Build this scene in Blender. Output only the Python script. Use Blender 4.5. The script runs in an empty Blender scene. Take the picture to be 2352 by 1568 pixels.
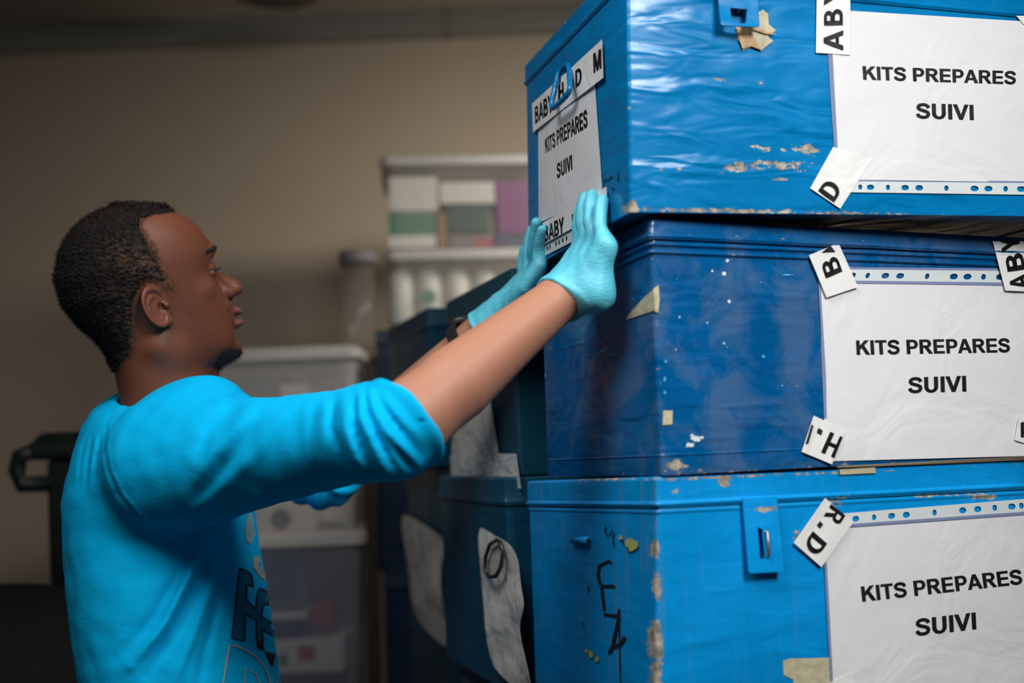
import bpy, bmesh, math, random
import numpy as np
from mathutils import Vector, Matrix
rnd = random.Random(7)
C = bpy.context.scene.collection
sc = bpy.context.scene

# ------------------------------------------------------------------ camera
F, CX, CY = 2352*35/36, 1176.0, 784.0
PITCH, ROLL = math.radians(6.3755), math.radians(2.1706)
CAM = np.array([0, 0, 1.30])
def rx(a): c, s = math.cos(a), math.sin(a); return np.array([[1,0,0],[0,c,-s],[0,s,c]])
def ry(a): c, s = math.cos(a), math.sin(a); return np.array([[c,0,s],[0,1,0],[-s,0,c]])
def rz(a): c, s = math.cos(a), math.sin(a); return np.array([[c,-s,0],[s,c,0],[0,0,1]])
CM = rx(PITCH) @ ry(ROLL)                       # columns: right, forward, up
def P(px, py, d):
    return CAM + CM @ np.array([(px-CX)/F*d, d, -(py-CY)/F*d])
def proj(w):
    q = (np.asarray(w)-CAM) @ CM
    return np.stack([CX+F*q[..., 0]/q[..., 1], CY-F*q[..., 2]/q[..., 1]], -1)
def depth(w): return ((np.asarray(w)-CAM) @ CM)[..., 1]

cd = bpy.data.cameras.new('camera'); cam = bpy.data.objects.new('camera', cd); C.objects.link(cam)
cd.lens = 35; cd.sensor_width = 36; cd.clip_start = .02
m = Matrix.Identity(4)
for i in range(3):
    m[i][0], m[i][1], m[i][2], m[i][3] = CM[i, 0], CM[i, 2], -CM[i, 1], CAM[i]
cam.matrix_world = m
cd.dof.use_dof = True; cd.dof.focus_distance = 1.27; cd.dof.aperture_fstop = 1.7
sc.camera = cam

# ------------------------------------------------------------------ light and exposure
sc.view_settings.view_transform = 'Standard'; sc.view_settings.look = 'None'
sc.view_settings.exposure = 0.0; sc.view_settings.gamma = 1.0; sc.view_settings.use_curve_mapping = False
w = bpy.data.worlds.new('world'); sc.world = w; w.use_nodes = True
w.node_tree.nodes['Background'].inputs[0].default_value = (.75, .85, 1, 1)
w.node_tree.nodes['Background'].inputs[1].default_value = .038
def area(name, loc, target, size, power, col=(1, 1, 1), sizey=None, spread=180):
    l = bpy.data.lights.new(name, 'AREA'); l.energy = power; l.color = col; l.size = size; l.spread = math.radians(spread)
    if sizey: l.shape = 'RECTANGLE'; l.size_y = sizey
    o = bpy.data.objects.new(name, l); C.objects.link(o); o.location = loc
    o.rotation_euler = (Vector(target)-Vector(loc)).to_track_quat('-Z', 'Y').to_euler()
    return o
area('right_lamp_light', (.80, -.10, 2.42), (.30, 1.2, 1.25), .6, 11.6, (1, .985, .97), .55, 105)
area('left_fill_light', (-.45, .35, 2.50), (.0, 1.2, 1.30), .7, 4.7, (1, .985, .97), .7, 85)  # unseen fill, added to brighten the trunk ends, sleeve and arms
area('wall_fill_light', (1.35, 2.05, 2.45), (.25, 3.6, 1.55), .6, 11, (1, .90, .76), .3, 95)  # unseen fill, added to light the back wall and the clear boxes

# ------------------------------------------------------------------ material helpers
class NT:
    def __init__(s, name):
        s.m = bpy.data.materials.new(name); s.m.use_nodes = True; s.t = s.m.node_tree
        s.b = s.t.nodes['Principled BSDF']
    def n(s, typ, **kw):
        o = s.t.nodes.new(typ)
        for k, v in kw.items():
            if k in o.inputs: s.set(o.inputs[k], v)
            else: setattr(o, k, v)
        return o
    def set(s, i, v):
        if isinstance(v, bpy.types.NodeSocket): s.t.links.new(v, i)
        else: i.default_value = v
    def inp(s, k, v): s.set(s.b.inputs[k], v)
    def math(s, op, a, b=None, clamp=False):
        o = s.t.nodes.new('ShaderNodeMath'); o.operation = op; o.use_clamp = clamp
        s.set(o.inputs[0], a)
        if b is not None: s.set(o.inputs[1], b)
        return o.outputs[0]
    def mix(s, f, a, b):
        o = s.t.nodes.new('ShaderNodeMix'); o.data_type = 'RGBA'
        s.set(o.inputs[0], f); s.set(o.inputs[6], a); s.set(o.inputs[7], b)
        return o.outputs[2]
    def coord(s): return s.n('ShaderNodeTexCoord').outputs['Object']
    def scale(s, v, sc_, off=(0, 0, 0)):
        o = s.t.nodes.new('ShaderNodeMapping'); s.set(o.inputs[0], v); o.inputs['Scale'].default_value = sc_; o.inputs['Location'].default_value = off
        return o.outputs[0]
    def noise(s, v, scale, detail=3, rough=.5, dist=0):
        o = s.t.nodes.new('ShaderNodeTexNoise'); s.set(o.inputs['Vector'], v)
        o.inputs['Scale'].default_value = scale; o.inputs['Detail'].default_value = detail
        o.inputs['Roughness'].default_value = rough; o.inputs['Distortion'].default_value = dist
        return o.outputs['Fac']
    def ramp(s, v, lo, hi, a=0., b=1.):
        o = s.t.nodes.new('ShaderNodeMapRange'); o.clamp = True
        s.set(o.inputs[0], v); s.set(o.inputs[1], lo); s.set(o.inputs[2], hi); s.set(o.inputs[3], a); s.set(o.inputs[4], b)
        return o.outputs[0]
    def bump(s, h, strength=.3, dist=.002):
        o = s.n('ShaderNodeBump'); o.inputs['Strength'].default_value = strength; o.inputs['Distance'].default_value = dist
        s.set(o.inputs['Height'], h); s.set(s.b.inputs['Normal'], o.outputs[0]); return o
def c4(c): return (c[0], c[1], c[2], 1)
def simple(name, col, rough=.5, metal=0, var=.12, nscale=30, bump=0, bscale=60, **kw):
    k = NT(name); v = k.coord(); f = k.noise(v, nscale, 3)
    k.inp('Base Color', k.mix(f, c4([x*(1-var) for x in col]), c4([min(1, x*(1+var)) for x in col])))
    k.inp('Roughness', rough); k.inp('Metallic', metal)
    if bump: k.bump(k.noise(v, bscale, 3), bump, .002)
    for a, b in kw.items(): k.inp(a, b)
    return k.m
def paint(name, base, patches=(), dims=(.62, .34, .29), wear=.5, wavy=.5, rough=.28, dull=.0, streak=0., seed=0., speck=.0):
    """blue enamel on sheet metal; patches = (a,b,c, ra,rb,rc, amount) worn spots in the trunk's own coordinates"""
    k = NT(name); v = k.coord(); sx = k.n('ShaderNodeSeparateXYZ'); k.set(sx.inputs[0], v)
    X, Y, Z = sx.outputs
    vs = k.scale(v, (1, 1, 1), (seed, seed*.7, seed*.3))
    n1 = k.noise(vs, 7, 4, .6); n2 = k.noise(vs, 85, 5, .65); n3 = k.noise(k.scale(vs, (1, 1, 2.4)), 80, 6, .75)
    col = k.mix(k.ramp(n1, .3, .7), c4([x*.86 for x in base]), c4([min(1, x*1.1) for x in base]))
    if dull:   # chalky scuffed film of grey blue
        n4 = k.noise(vs, 11, 6, .6, .8)
        col = k.mix(k.ramp(n4, .46, .60, 0, dull), col, c4((base[0]*.5+.10, base[1]*.5+.115, base[2]*.5+.13)))
    if streak:
        n5 = k.noise(k.scale(vs, (60, 60, 3)), 1.6, 3, .6)
        col = k.mix(k.math('MULTIPLY', k.ramp(n5, .56, .66, 0, streak), k.ramp(X, .002, .008, 1, .12)), col, c4((.11, .17, .26)))
    # distance to the long edges of the case
    def edge(a, lo, hi):
        return k.math('MINIMUM', k.math('ABSOLUTE', k.math('SUBTRACT', a, lo)), k.math('ABSOLUTE', k.math('SUBTRACT', hi, a)))
    ex, ey, ez = edge(X, 0, dims[0]), edge(Y, 0, dims[1]), edge(Z, 0, dims[2])
    mx = k.math('MAXIMUM', k.math('MAXIMUM', k.math('MINIMUM', ex, ey), k.math('MINIMUM', ex, ez)), k.math('MINIMUM', ey, ez))
    mn = k.math('MINIMUM', k.math('MAXIMUM', ex, ey), k.math('MINIMUM', k.math('MAXIMUM', ex, ez), k.math('MAXIMUM', ey, ez)))
    near = k.ramp(mn, .0, .011, .30*wear, 0)
    mask = k.math('ADD', n3, near)
    mask = k.math('ADD', mask, k.math('MULTIPLY', k.math('SUBTRACT', n2, .5), .3))
    for (a, b, c, ra, rb, rc, am) in patches:
        d = k.n('ShaderNodeVectorMath', operation='SUBTRACT'); k.set(d.inputs[0], v); d.inputs[1].default_value = (a, b, c)
        e = k.n('ShaderNodeVectorMath', operation='DIVIDE'); k.set(e.inputs[0], d.outputs[0]); e.inputs[1].default_value = (ra, rb, rc)
        l = k.n('ShaderNodeVectorMath', operation='LENGTH'); k.set(l.inputs[0], e.outputs[0])
        mask = k.math('ADD', mask, k.ramp(l.outputs['Value'], 1.15, .25, 0, am))
    chip = k.ramp(mask, .735, .755)
    rust = k.mix(k.ramp(n2, .4, .6), (.17, .145, .115, 1), (.42, .38, .31, 1))
    col = k.mix(chip, col, rust)
    if speck:
        sp = k.ramp(k.noise(vs, 140, 2, .4), .80-speck*.06, .83-speck*.06)
        col = k.mix(sp, col, (.35, .55, .7, 1))
    k.inp('Base Color', col)
    k.inp('Roughness', k.mix(chip, k.mix(k.ramp(n1, .3, .7), c4([rough*.8]*3), c4([rough*1.35]*3)), (.7, .7, .7, 1)))
    k.inp('Specular IOR Level', .45)
    h = k.ramp(k.noise(k.scale(vs, (.34, .34, 1.25)), 27, 2, .45, .6), .35, .75)
    hh = k.math('ADD', k.math('MULTIPLY', h, wavy), k.math('MULTIPLY', n2, .02))
    hh = k.math('SUBTRACT', hh, k.math('MULTIPLY', chip, .05))
    k.bump(hh, .8, .0052)
    return k.m
M = {}
M['black'] = simple('black_gap', (.01, .011, .013), .7)
M['steel'] = simple('worn_steel', (.35, .33, .30), .45, .8)
M['dark_metal'] = simple('dark_metal', (.05, .05, .05), .4, .6)
M['ink'] = simple('black_print', (.008, .008, .009), .5, var=.0)
M['pen'] = simple('black_marker', (.006, .008, .012), .6, var=.3)
M['scrap'] = simple('yellowed_tape', (.46, .42, .28), .5, var=.35, nscale=90, bump=.4, bscale=160)
M['brown_tape'] = simple('brown_tape', (.42, .27, .14), .35, var=.4, nscale=60, bump=.5, bscale=120)
M['lemon'] = simple('yellow_green_residue', (.36, .40, .10), .6, var=.4, nscale=150)
def sheet_mat(name, col, wr=.25, rough=.32, tr=0):
    k = NT(name); v = k.coord(); n = k.noise(v, 9, 3, .5, 1.0); n2 = k.noise(v, 60, 3)
    k.inp('Base Color', k.mix(n2, c4([x*.975 for x in col]), c4(col))); k.inp('Roughness', rough)
    k.inp('Coat Weight', .35); k.inp('Coat Roughness', .18)
    h = k.ramp(n, .3, .7); k.bump(h, wr, .006)
    if tr: k.inp('Alpha', tr)
    return k.m
M['paper'] = sheet_mat('paper_in_plastic_sleeve', (.71, .715, .735))
M['tape'] = sheet_mat('white_printed_tape', (.76, .765, .75), .35, .35)
M['strip'] = sheet_mat('punched_sleeve_strip', (.62, .68, .68), .2, .28)
M['sleeve_edge'] = sheet_mat('clear_sleeve_edge', (.20, .24, .40), .2, .25)
def sack_mat():
    k = NT('stained_sack_paper'); v = k.coord(); n = k.noise(k.scale(v, (1, 1, 2)), 20, 4, .6); n2 = k.noise(v, 9, 3)
    c = k.mix(n2, (.50, .47, .44, 1), (.60, .57, .54, 1))
    k.inp('Base Color', k.mix(k.ramp(n, .56, .68, 0, .75), c, (.26, .36, .42, 1))); k.inp('Roughness', .6)
    k.bump(k.noise(v, 12, 3), .7, .02); return k.m
M['oldpaper'] = sack_mat()
def smudge():
    k = NT('white_sack_tape'); v = k.coord(); n = k.noise(k.scale(v, (1, 1, 3)), 45, 4, .6)
    k.inp('Base Color', k.mix(k.ramp(n, .5, .62), (.55, .53, .50, 1), (.22, .36, .46, 1))); k.inp('Roughness', .6)
    k.bump(k.noise(v, 18, 3), .6, .01); return k.m
M['smudge'] = smudge()

# ------------------------------------------------------------------ object helpers
def mesh_obj(name, verts, faces, mats, parent=None, smooth=False, fmat=None, mw=None):
    me = bpy.data.meshes.new(name); me.from_pydata([tuple(map(float, x)) for x in verts], [], [tuple(map(int, f)) for f in faces])
    return link(name, me, mats, parent, smooth, fmat, mw)
def link(name, me, mats, parent=None, smooth=False, fmat=None, mw=None):
    for x in (mats if isinstance(mats, (list, tuple)) else [mats]): me.materials.append(x)
    if fmat is not None: me.polygons.foreach_set('material_index', np.asarray(fmat, dtype=np.int32))
    if smooth: me.polygons.foreach_set('use_smooth', np.ones(len(me.polygons), dtype=bool))
    me.update()
    o = bpy.data.objects.new(name, me); C.objects.link(o)
    if parent is not None: o.parent = parent
    if mw is not None: o.matrix_local = mw
    return o
def tag(o, label, cat, group=None, kind=None):
    o['label'] = label; o['category'] = cat
    if group: o['group'] = group
    if kind: o['kind'] = kind
    return o
def struct(o, label=None):
    o['kind'] = 'structure'
    if label: o['label'] = label
    return o
def empty(name, loc=(0, 0, 0), rotz=0):
    o = bpy.data.objects.new(name, None); C.objects.link(o); o.location = loc; o.rotation_euler = (0, 0, rotz); o.empty_display_size = .05
    return o
class MB:
    """collects simple solids into one mesh"""
    def __init__(s): s.v = []; s.f = []; s.m = []
    def add(s, v, f, mi=0):
        o = len(s.v); s.v += [tuple(map(float, x)) for x in v]; s.f += [tuple(i+o for i in g) for g in f]; s.m += [mi]*len(f); return s
    def box(s, x0, x1, y0, y1, z0, z1, mi=0, bev=0.0, R=None, T=None):
        bm = bmesh.new(); bmesh.ops.create_cube(bm, size=1)
        for q in bm.verts: q.co = Vector(((x0+x1)/2+q.co.x*(x1-x0), (y0+y1)/2+q.co.y*(y1-y0), (z0+z1)/2+q.co.z*(z1-z0)))
        if bev: bmesh.ops.bevel(bm, geom=list(bm.edges), offset=bev, segments=2, affect='EDGES', profile=.6)
        bm.verts.index_update(); v = [np.array(q.co) for q in bm.verts]
        if R is not None: v = [R @ q for q in v]
        if T is not None: v = [q+np.asarray(T) for q in v]
        s.add(v, [[q.index for q in f.verts] for f in bm.faces], mi); bm.free(); return s
    def tube(s, pts, r, n=8, mi=0, closed=False, flat=None):
        pts = [np.asarray(p, float) for p in pts]; N = len(pts); rs = r if hasattr(r, '__len__') else [r]*N
        v = []; up = None
        for i, p in enumerate(pts):
            a = pts[(i-1) % N] if (closed or i > 0) else p; b = pts[(i+1) % N] if (closed or i < N-1) else p
            t = b-a; t = t/(np.linalg.norm(t)+1e-12)
            if up is None: up = np.array([0, 0, 1.]) if abs(t[2]) < .9 else np.array([1., 0, 0])
            up = up-t*(up@t); up /= np.linalg.norm(up)+1e-12; sd = np.cross(t, up)
            for j in range(n):
                an = 2*math.pi*j/n; v.append(p+rs[i]*(math.cos(an)*up*(flat or 1)+math.sin(an)*sd))
        f = []
        for i in range(N if closed else N-1):
            k = (i+1) % N
            for j in range(n): f.append((i*n+j, i*n+(j+1) % n, k*n+(j+1) % n, k*n+j))
        if not closed: f.append(tuple(range(n))[::-1]); f.append(tuple((N-1)*n+j for j in range(n)))
        return s.add(v, f, mi)
    def lathe(s, prof, c=(0, 0, 0), n=24, mi=0, axis=None):
        c = np.asarray(c, float); v = []; R = np.eye(3) if axis is None else np.array(Vector((0, 0, 1)).rotation_difference(Vector(axis)).to_matrix())
        for (r, z) in prof:
            for j in range(n):
                a = 2*math.pi*j/n; v.append(c+R @ np.array([r*math.cos(a), r*math.sin(a), z]))
        f = [(i*n+j, i*n+(j+1) % n, (i+1)*n+(j+1) % n, (i+1)*n+j) for i in range(len(prof)-1) for j in range(n)]
        f.append(tuple(range(n))[::-1]); f.append(tuple((len(prof)-1)*n+j for j in range(n)))
        return s.add(v, f, mi)
    def build(s, name, mats, parent=None, smooth=False, mw=None):
        return mesh_obj(name, s.v, s.f, mats, parent, smooth, s.m, mw)
def shade_auto(o, ang=40):
    o.data.polygons.foreach_set('use_smooth', np.ones(len(o.data.polygons), dtype=bool))
    try: o.data.set_sharp_from_angle(angle=math.radians(ang))
    except Exception: pass
    return o
# flat outlines: closed polylines (even-odd, so inner loops are holes) filled in 2D
def fill2d(loops):
    cu = bpy.data.curves.new('outline', 'CURVE'); cu.dimensions = '2D'; cu.fill_mode = 'BOTH'
    for lp in loops:
        sp = cu.splines.new('POLY'); sp.points.add(len(lp)-1); sp.use_cyclic_u = True
        for q, (x, y) in zip(sp.points, lp): q.co = (x, y, 0, 1)
    o = bpy.data.objects.new('outline', cu); me = bpy.data.meshes.new_from_object(o)
    bm = bmesh.new(); bm.from_mesh(me); bpy.data.objects.remove(o); bpy.data.curves.remove(cu); bpy.data.meshes.remove(me)
    bmesh.ops.remove_doubles(bm, verts=bm.verts, dist=1e-6)
    return bm
def clip2d(bm, x0, x1, y0, y1):
    for co, no in (((x0, 0, 0), (-1, 0, 0)), ((x1, 0, 0), (1, 0, 0)), ((0, y0, 0), (0, -1, 0)), ((0, y1, 0), (0, 1, 0))):
        bmesh.ops.bisect_plane(bm, geom=list(bm.verts)+list(bm.edges)+list(bm.faces), plane_co=co, plane_no=no, clear_outer=True)
    return bm
def slice2d(bm, stepx, stepy, x0, x1, y0, y1):
    x = x0+stepx
    while x < x1: bmesh.ops.bisect_plane(bm, geom=list(bm.verts)+list(bm.edges)+list(bm.faces), plane_co=(x, 0, 0), plane_no=(1, 0, 0)); x += stepx
    y = y0+stepy
    while y < y1: bmesh.ops.bisect_plane(bm, geom=list(bm.verts)+list(bm.edges)+list(bm.faces), plane_co=(0, y, 0), plane_no=(0, 1, 0)); y += stepy
    return bm
def homog(q):
    """unit square (0,0)(1,0)(1,1)(0,1) -> quad; q order: bottom-left, bottom-right, top-right, top-left"""
    A = []; b = []
    for (u, v), (x, y) in zip(((0, 0), (1, 0), (1, 1), (0, 1)), q):
        A.append([u, v, 1, 0, 0, 0, -u*x, -v*x]); b.append(x); A.append([0, 0, 0, u, v, 1, -u*y, -v*y]); b.append(y)
    h = np.linalg.solve(np.array(A, float), np.array(b, float)); H = np.append(h, 1).reshape(3, 3)
    def f(u, v):
        p = H @ np.array([u, v, 1]); return p[0]/p[2], p[1]/p[2]
    return f
def stroke_loop(pts, wd):
    """outline loop of a pen stroke along pts, half widths wd"""
    pts = [np.array(p, float) for p in pts]; L = []; R_ = []
    for i, p in enumerate(pts):
        t = pts[min(i+1, len(pts)-1)]-pts[max(i-1, 0)]; t /= np.linalg.norm(t)+1e-9; nrm = np.array([-t[1], t[0]])
        h = wd[i] if hasattr(wd, '__len__') else wd
        L.append(tuple(p+nrm*h)); R_.append(tuple(p-nrm*h))
    return L+R_[::-1]

def _arc(cx, cy, rx, ry, a0, a1, n=12): return [(cx+rx*math.cos(math.radians(a0+(a1-a0)*i/n)), cy+ry*math.sin(math.radians(a0+(a1-a0)*i/n))) for i in range(n+1)]
def _r(x0, x1, y0, y1): return [(x0, y0), (x1, y0), (x1, y1), (x0, y1)]
def _bowl(x, cx, cy, rx, ry, ix, iy): return [(x, cy+ry)]+_arc(cx, cy, rx, ry, 90, -90)+[(x, cy-ry), (x, cy-iy)]+_arc(cx, cy, ix, iy, -90, 90)+[(x, cy+iy)]
GL = {'I': (.39, [_r(.09, .30, 0, 1)]), 'T': (.85, [_r(.03, .82, .83, 1), _r(.32, .53, 0, .9)]), '.': (.39, [_r(.09, .30, 0, .2)]),
      'E': (.93, [_r(.1, .31, 0, 1), _r(.2, .86, 0, .165), _r(.2, .82, .42, .585), _r(.2, .85, .835, 1)]),
      'H': (1.0, [_r(.1, .31, 0, 1), _r(.69, .9, 0, 1), _r(.2, .8, .42, .59)]),
      'K': (1.01, [_r(.1, .31, 0, 1), [(.28, .30), (.28, .58), (.70, 1), (.98, 1)], [(.44, .55), (.60, .68), (1.02, 0), (.76, 0)]]),
      'A': (1.0, [[(0, 0), (.22, 0), (.58, 1), (.39, 1)], [(1, 0), (.78, 0), (.42, 1), (.61, 1)], _r(.24, .76, .22, .385)]),
      'V': (.93, [[(0, 1), (.22, 1), (.56, 0), (.37, 0)], [(.93, 1), (.71, 1), (.37, 0), (.56, 0)]]),
      'Y': (.93, [[(0, 1), (.24, 1), (.57, .42), (.365, .36)], [(.93, 1), (.69, 1), (.36, .42), (.565, .36)], _r(.36, .57, 0, .46)]),
      'M': (1.16, [_r(.1, .29, 0, 1), _r(.87, 1.06, 0, 1), [(.12, 1), (.37, 1), (.67, 0), (.49, 0)], [(1.04, 1), (.79, 1), (.49, 0), (.67, 0)]]),
      'D': (1.0, [_r(.1, .31, 0, 1), _bowl(.2, .44, .5, .48, .5, .27, .335)]),
      'P': (.93, [_r(.1, .31, 0, 1), _bowl(.2, .55, .68, .33, .32, .13, .155)]),
      'R': (1.01, [_r(.1, .31, 0, 1), _bowl(.2, .58, .71, .33, .29, .13, .125), [(.44, .45), (.66, .48), (1.01, 0), (.76, 0)]]),
      'B': (1.0, [_r(.1, .31, 0, 1), _bowl(.2, .54, .745, .31, .255, .12, .10), _bowl(.2, .56, .285, .36, .285, .15, .125)]),
      'U': (1.01, [_r(.1, .31, .34, 1), _r(.7, .91, .34, 1), _arc(.505, .36, .405, .375, 180, 360)+_arc(.505, .36, .195, .20, 360, 180)]),
      'J': (.78, [_r(.45, .66, .28, 1), _arc(.345, .31, .315, .325, 180, 360)+_arc(.345, .31, .105, .155, 360, 180)]),
      'S': (.93, [stroke_loop([(.80, .71), (.745, .83), (.62, .905), (.46, .92), (.30, .89), (.185, .80), (.17, .69), (.25, .60), (.42, .54), (.60, .49), (.75, .41), (.79, .29), (.73, .16), (.59, .09), (.44, .08), (.28, .11), (.17, .18), (.12, .30)], .096)])}
def text2d(s, bold=0, space=1.0):
    """block capitals filled as flat shapes, scaled to the unit square"""
    bm = bmesh.new(); x = 0
    for ch in s:
        if ch == ' ': x += .39; continue
        adv, loops = GL[ch]
        for lp, ex in [(l_, e_) for l_ in loops for e_ in (-.02, .02)]:
            b2 = fill2d([[(px+x+ex, py) for px, py in lp]]); mp = {}
            for v in b2.verts: mp[v.index] = bm.verts.new(v.co)
            b2.verts.index_update()
            for f in b2.faces: bm.faces.new([mp[v.index] for v in f.verts])
            b2.free()
        x += adv*space
    xs = [v.co.x for v in bm.verts]; x0, x1 = min(xs), max(xs); ys = [v.co.y for v in bm.verts]; y0, y1 = min(ys), max(ys)
    for v in bm.verts: v.co = Vector(((v.co.x-x0)/(x1-x0), (v.co.y-y0)/(y1-y0), 0))
    bm.verts.index_update()
    return bm

# ------------------------------------------------------------------ blue metal trunks
class Trunk:
    """a sheet metal case; frame = rigid local frame, corners optionally bent to where the dented case really has them"""
    def __init__(s, name, org, R, dims, corners=None):
        s.org = np.asarray(org, float); s.R = R; s.W, s.D, s.H = dims
        s.root = empty(name)
        mw = Matrix.Identity(4)
        for i in range(3):
            for j in range(3): mw[i][j] = R[i, j]
            mw[i][3] = s.org[i]
        s.root.matrix_world = mw
        cs = {}
        for a in (0, 1):
            for b in (0, 1):
                for c in (0, 1): cs[(a, b, c)] = np.array([a*s.W, b*s.D, c*s.H])
        if corners:
            off = {}
            for k, px in corners.items():
                w0 = s.org+R @ cs[k]; w1 = P(px[0], px[1], depth(w0)); off[k] = R.T @ (w1-s.org)-cs[k]
            for c in (0, 1):     # the hidden far right upright follows its neighbours
                off[(1, 1, c)] = off[(1, 0, c)]+off[(0, 1, c)]-off[(0, 0, c)]
            for k in off: cs[k] = cs[k]+off[k]
        s.cs = cs
    def loc(s, a, b, c):      # metres in local axes -> local position on the bent case
        u, v, t = a/s.W, b/s.D, c/s.H; r = 0
        for (i, j, k), p in s.cs.items(): r = r+(u if i else 1-u)*(v if j else 1-v)*(t if k else 1-t)*p
        return r
    def world(s, a, b, c): return s.org+s.R @ s.loc(a, b, c)
    def front(s, px, py, off=0.0): return s._find(px, py, lambda x, z: (x, -off, z), s.W*.3, s.H*.5)
    def side(s, px, py, off=0.0): return s._find(px, py, lambda y, z: (-off, y, z), s.D*.5, s.H*.5)
    def _find(s, px, py, f, x, z):
        for _ in range(12):
            p = proj(s.world(*f(x, z))); r = np.array([px, py])-p
            if np.abs(r).max() < .01: break
            e = 1e-4; J = np.stack([(proj(s.world(*f(x+e, z)))-p)/e, (proj(s.world(*f(x, z+e)))-p)/e], 1)
            d = np.clip(np.linalg.solve(J, r), -.2, .2); x += d[0]; z += d[1]
        return f(x, z)
    def shell(s, name, prof, mat, rad=.005, seg=8, nx=10, ny=6, parent=None, cap=True, jag=0, ang=13):
        """closed case from horizontal rounded loops; prof = (outset, height)"""
        v = []; f = []; n = None
        for (o, z) in prof:
            lp = []
            x0, x1, y0, y1 = -o, s.W+o, -o, s.D+o; r = rad
            for (cx, cy, a0) in ((x1-r, y0+r, -90), (x1-r, y1-r, 0), (x0+r, y1-r, 90), (x0+r, y0+r, 180)):
                for i in range(seg+1):
                    a = math.radians(a0+90*i/seg); lp.append((cx+r*math.cos(a), cy+r*math.sin(a)))
                nxt = {-90: ((x1, y0+r), (x1, y1-r), ny), 0: ((x1-r, y1), (x0+r, y1), nx), 90: ((x0, y1-r), (x0, y0+r), ny), 180: ((x0+r, y0), (x1-r, y0), nx)}[a0]
                for i in range(1, nxt[2]):
                    t = i/nxt[2]; lp.append((nxt[0][0]*(1-t)+nxt[1][0]*t, nxt[0][1]*(1-t)+nxt[1][1]*t))
            n = len(lp); v += [s.loc(x, y, z+(jag*math.sin(x*37+y*51)*math.sin(x*91+1) if jag else 0)) for x, y in lp]
        for i in range(len(prof)-1):
            for j in range(n): f.append((i*n+j, i*n+(j+1) % n, (i+1)*n+(j+1) % n, (i+1)*n+j))
        if cap: f.append(tuple(range(n))[::-1]); f.append(tuple((len(prof)-1)*n+j for j in range(n)))
        o = mesh_obj(name, v, f, mat, parent or s.root); shade_auto(o, ang); return o
    def panel(s, name, where, quad_or_loops, mat, off, parent=None, grid=None, curl=None, thick=.0004):
        """flat sheet lying on the front or side: either a px quad or outline loops in px"""
        fn = s.front if where == 'front' else s.side
        oc = off if callable(off) else (lambda px, py: off)
        v = []; fc = []
        if grid:
            H = homog(quad_or_loops); nu, nv = grid
            for j in range(nv+1):
                for i in range(nu+1):
                    u, t = i/nu, j/nv; px = H(u, t); o = off+(curl(u, t) if curl else 0)
                    v.append(s.loc(*fn(px[0], px[1], o)))
            fc = [(j*(nu+1)+i, j*(nu+1)+i+1, (j+1)*(nu+1)+i+1, (j+1)*(nu+1)+i) for j in range(nv) for i in range(nu)]
            o = mesh_obj(name, v, fc, mat, parent or s.root, smooth=True)
        else:
            bm = quad_or_loops if isinstance(quad_or_loops, bmesh.types.BMesh) else fill2d(quad_or_loops)
            bm.verts.index_update()
            for q in bm.verts: v.append(s.loc(*fn(q.co.x, q.co.y, oc(q.co.x, q.co.y))))
            fc = [[q.index for q in f.verts] for f in bm.faces]; bm.free()
            o = mesh_obj(name, v, fc, mat, parent or s.root)
        return o
    def lettering(s, where, text, quad, off, parent, bold=.028, clip=None, space=1.0, name='lettering', mat=None):
        bm = text2d(text, bold, space); H = homog(quad)
        for q in bm.verts: x, y = H(q.co.x, q.co.y); q.co = Vector((x, y, 0))
        if clip:   # cut by the outline of the tape: convex px polygon
            cx = sum(p[0] for p in clip)/len(clip); cy = sum(p[1] for p in clip)/len(clip)
            for i in range(len(clip)):
                a = np.array(clip[i]); b = np.array(clip[(i+1) % len(clip)]); nn = np.array([-(b-a)[1], (b-a)[0]])
                if nn @ (np.array([cx, cy])-a) > 0: nn = -nn
                bmesh.ops.bisect_plane(bm, geom=list(bm.verts)+list(bm.edges)+list(bm.faces), plane_co=(a[0], a[1], 0), plane_no=(nn[0], nn[1], 0), clear_outer=True)
        return s.panel(name, where, bm, mat or M['ink'], off, parent)
    def tape(s, where, quad, letters=(), off=.0014, label=None, mat=None, name='tape_strip'):
        """letters: (text, px quad)"""
        o = s.panel(name, where, quad, mat or M['tape'], off, grid=(6, 4), curl=lambda u, t: .0003*math.sin(9*u+3*t))
        for tx, q in letters: s.lettering(where, tx, q, off+.0007, o, .03, clip=quad)
        if label: o['label'] = label
        return o
def holes_strip(T, where, quad, holes, parent, off):
    """punched edge of a plastic sleeve; holes = (u, half width in u)"""
    H = homog(quad); loops = [[H(0, 0), H(1, 0), H(1, 1), H(0, 1)]]
    for u, hw, hh in holes:
        loops.append([H(u+hw*math.copysign(abs(math.cos(a))**.8, math.cos(a)), .48+hh*math.sin(a)) for a in [2*math.pi*i/14 for i in range(14)]])
    return T.panel('punched_strip', where, loops, M['strip'], off, parent)

def bead(o, z0, z1, r, n=7):   # rolled rib
    return [(o, z0-.0006)]+[(o+r*math.sin(math.pi*i/n), z0+(z1-z0)*i/n) for i in range(n+1)]+[(o, z1+.0006)]
def rolled_top(o, H, r=.004, n=5):
    return [(o, H-r-.0008)]+[(o-r+r*math.cos(math.pi/2*i/n), H-r+r*math.sin(math.pi/2*i/n)) for i in range(n+1)]+[(o-r-.003, H+.0001)]
def frameR(yaw, tx, ty): return rz(yaw) @ rx(tx) @ ry(ty)
GT = 'blue metal trunks in the front stack'
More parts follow.
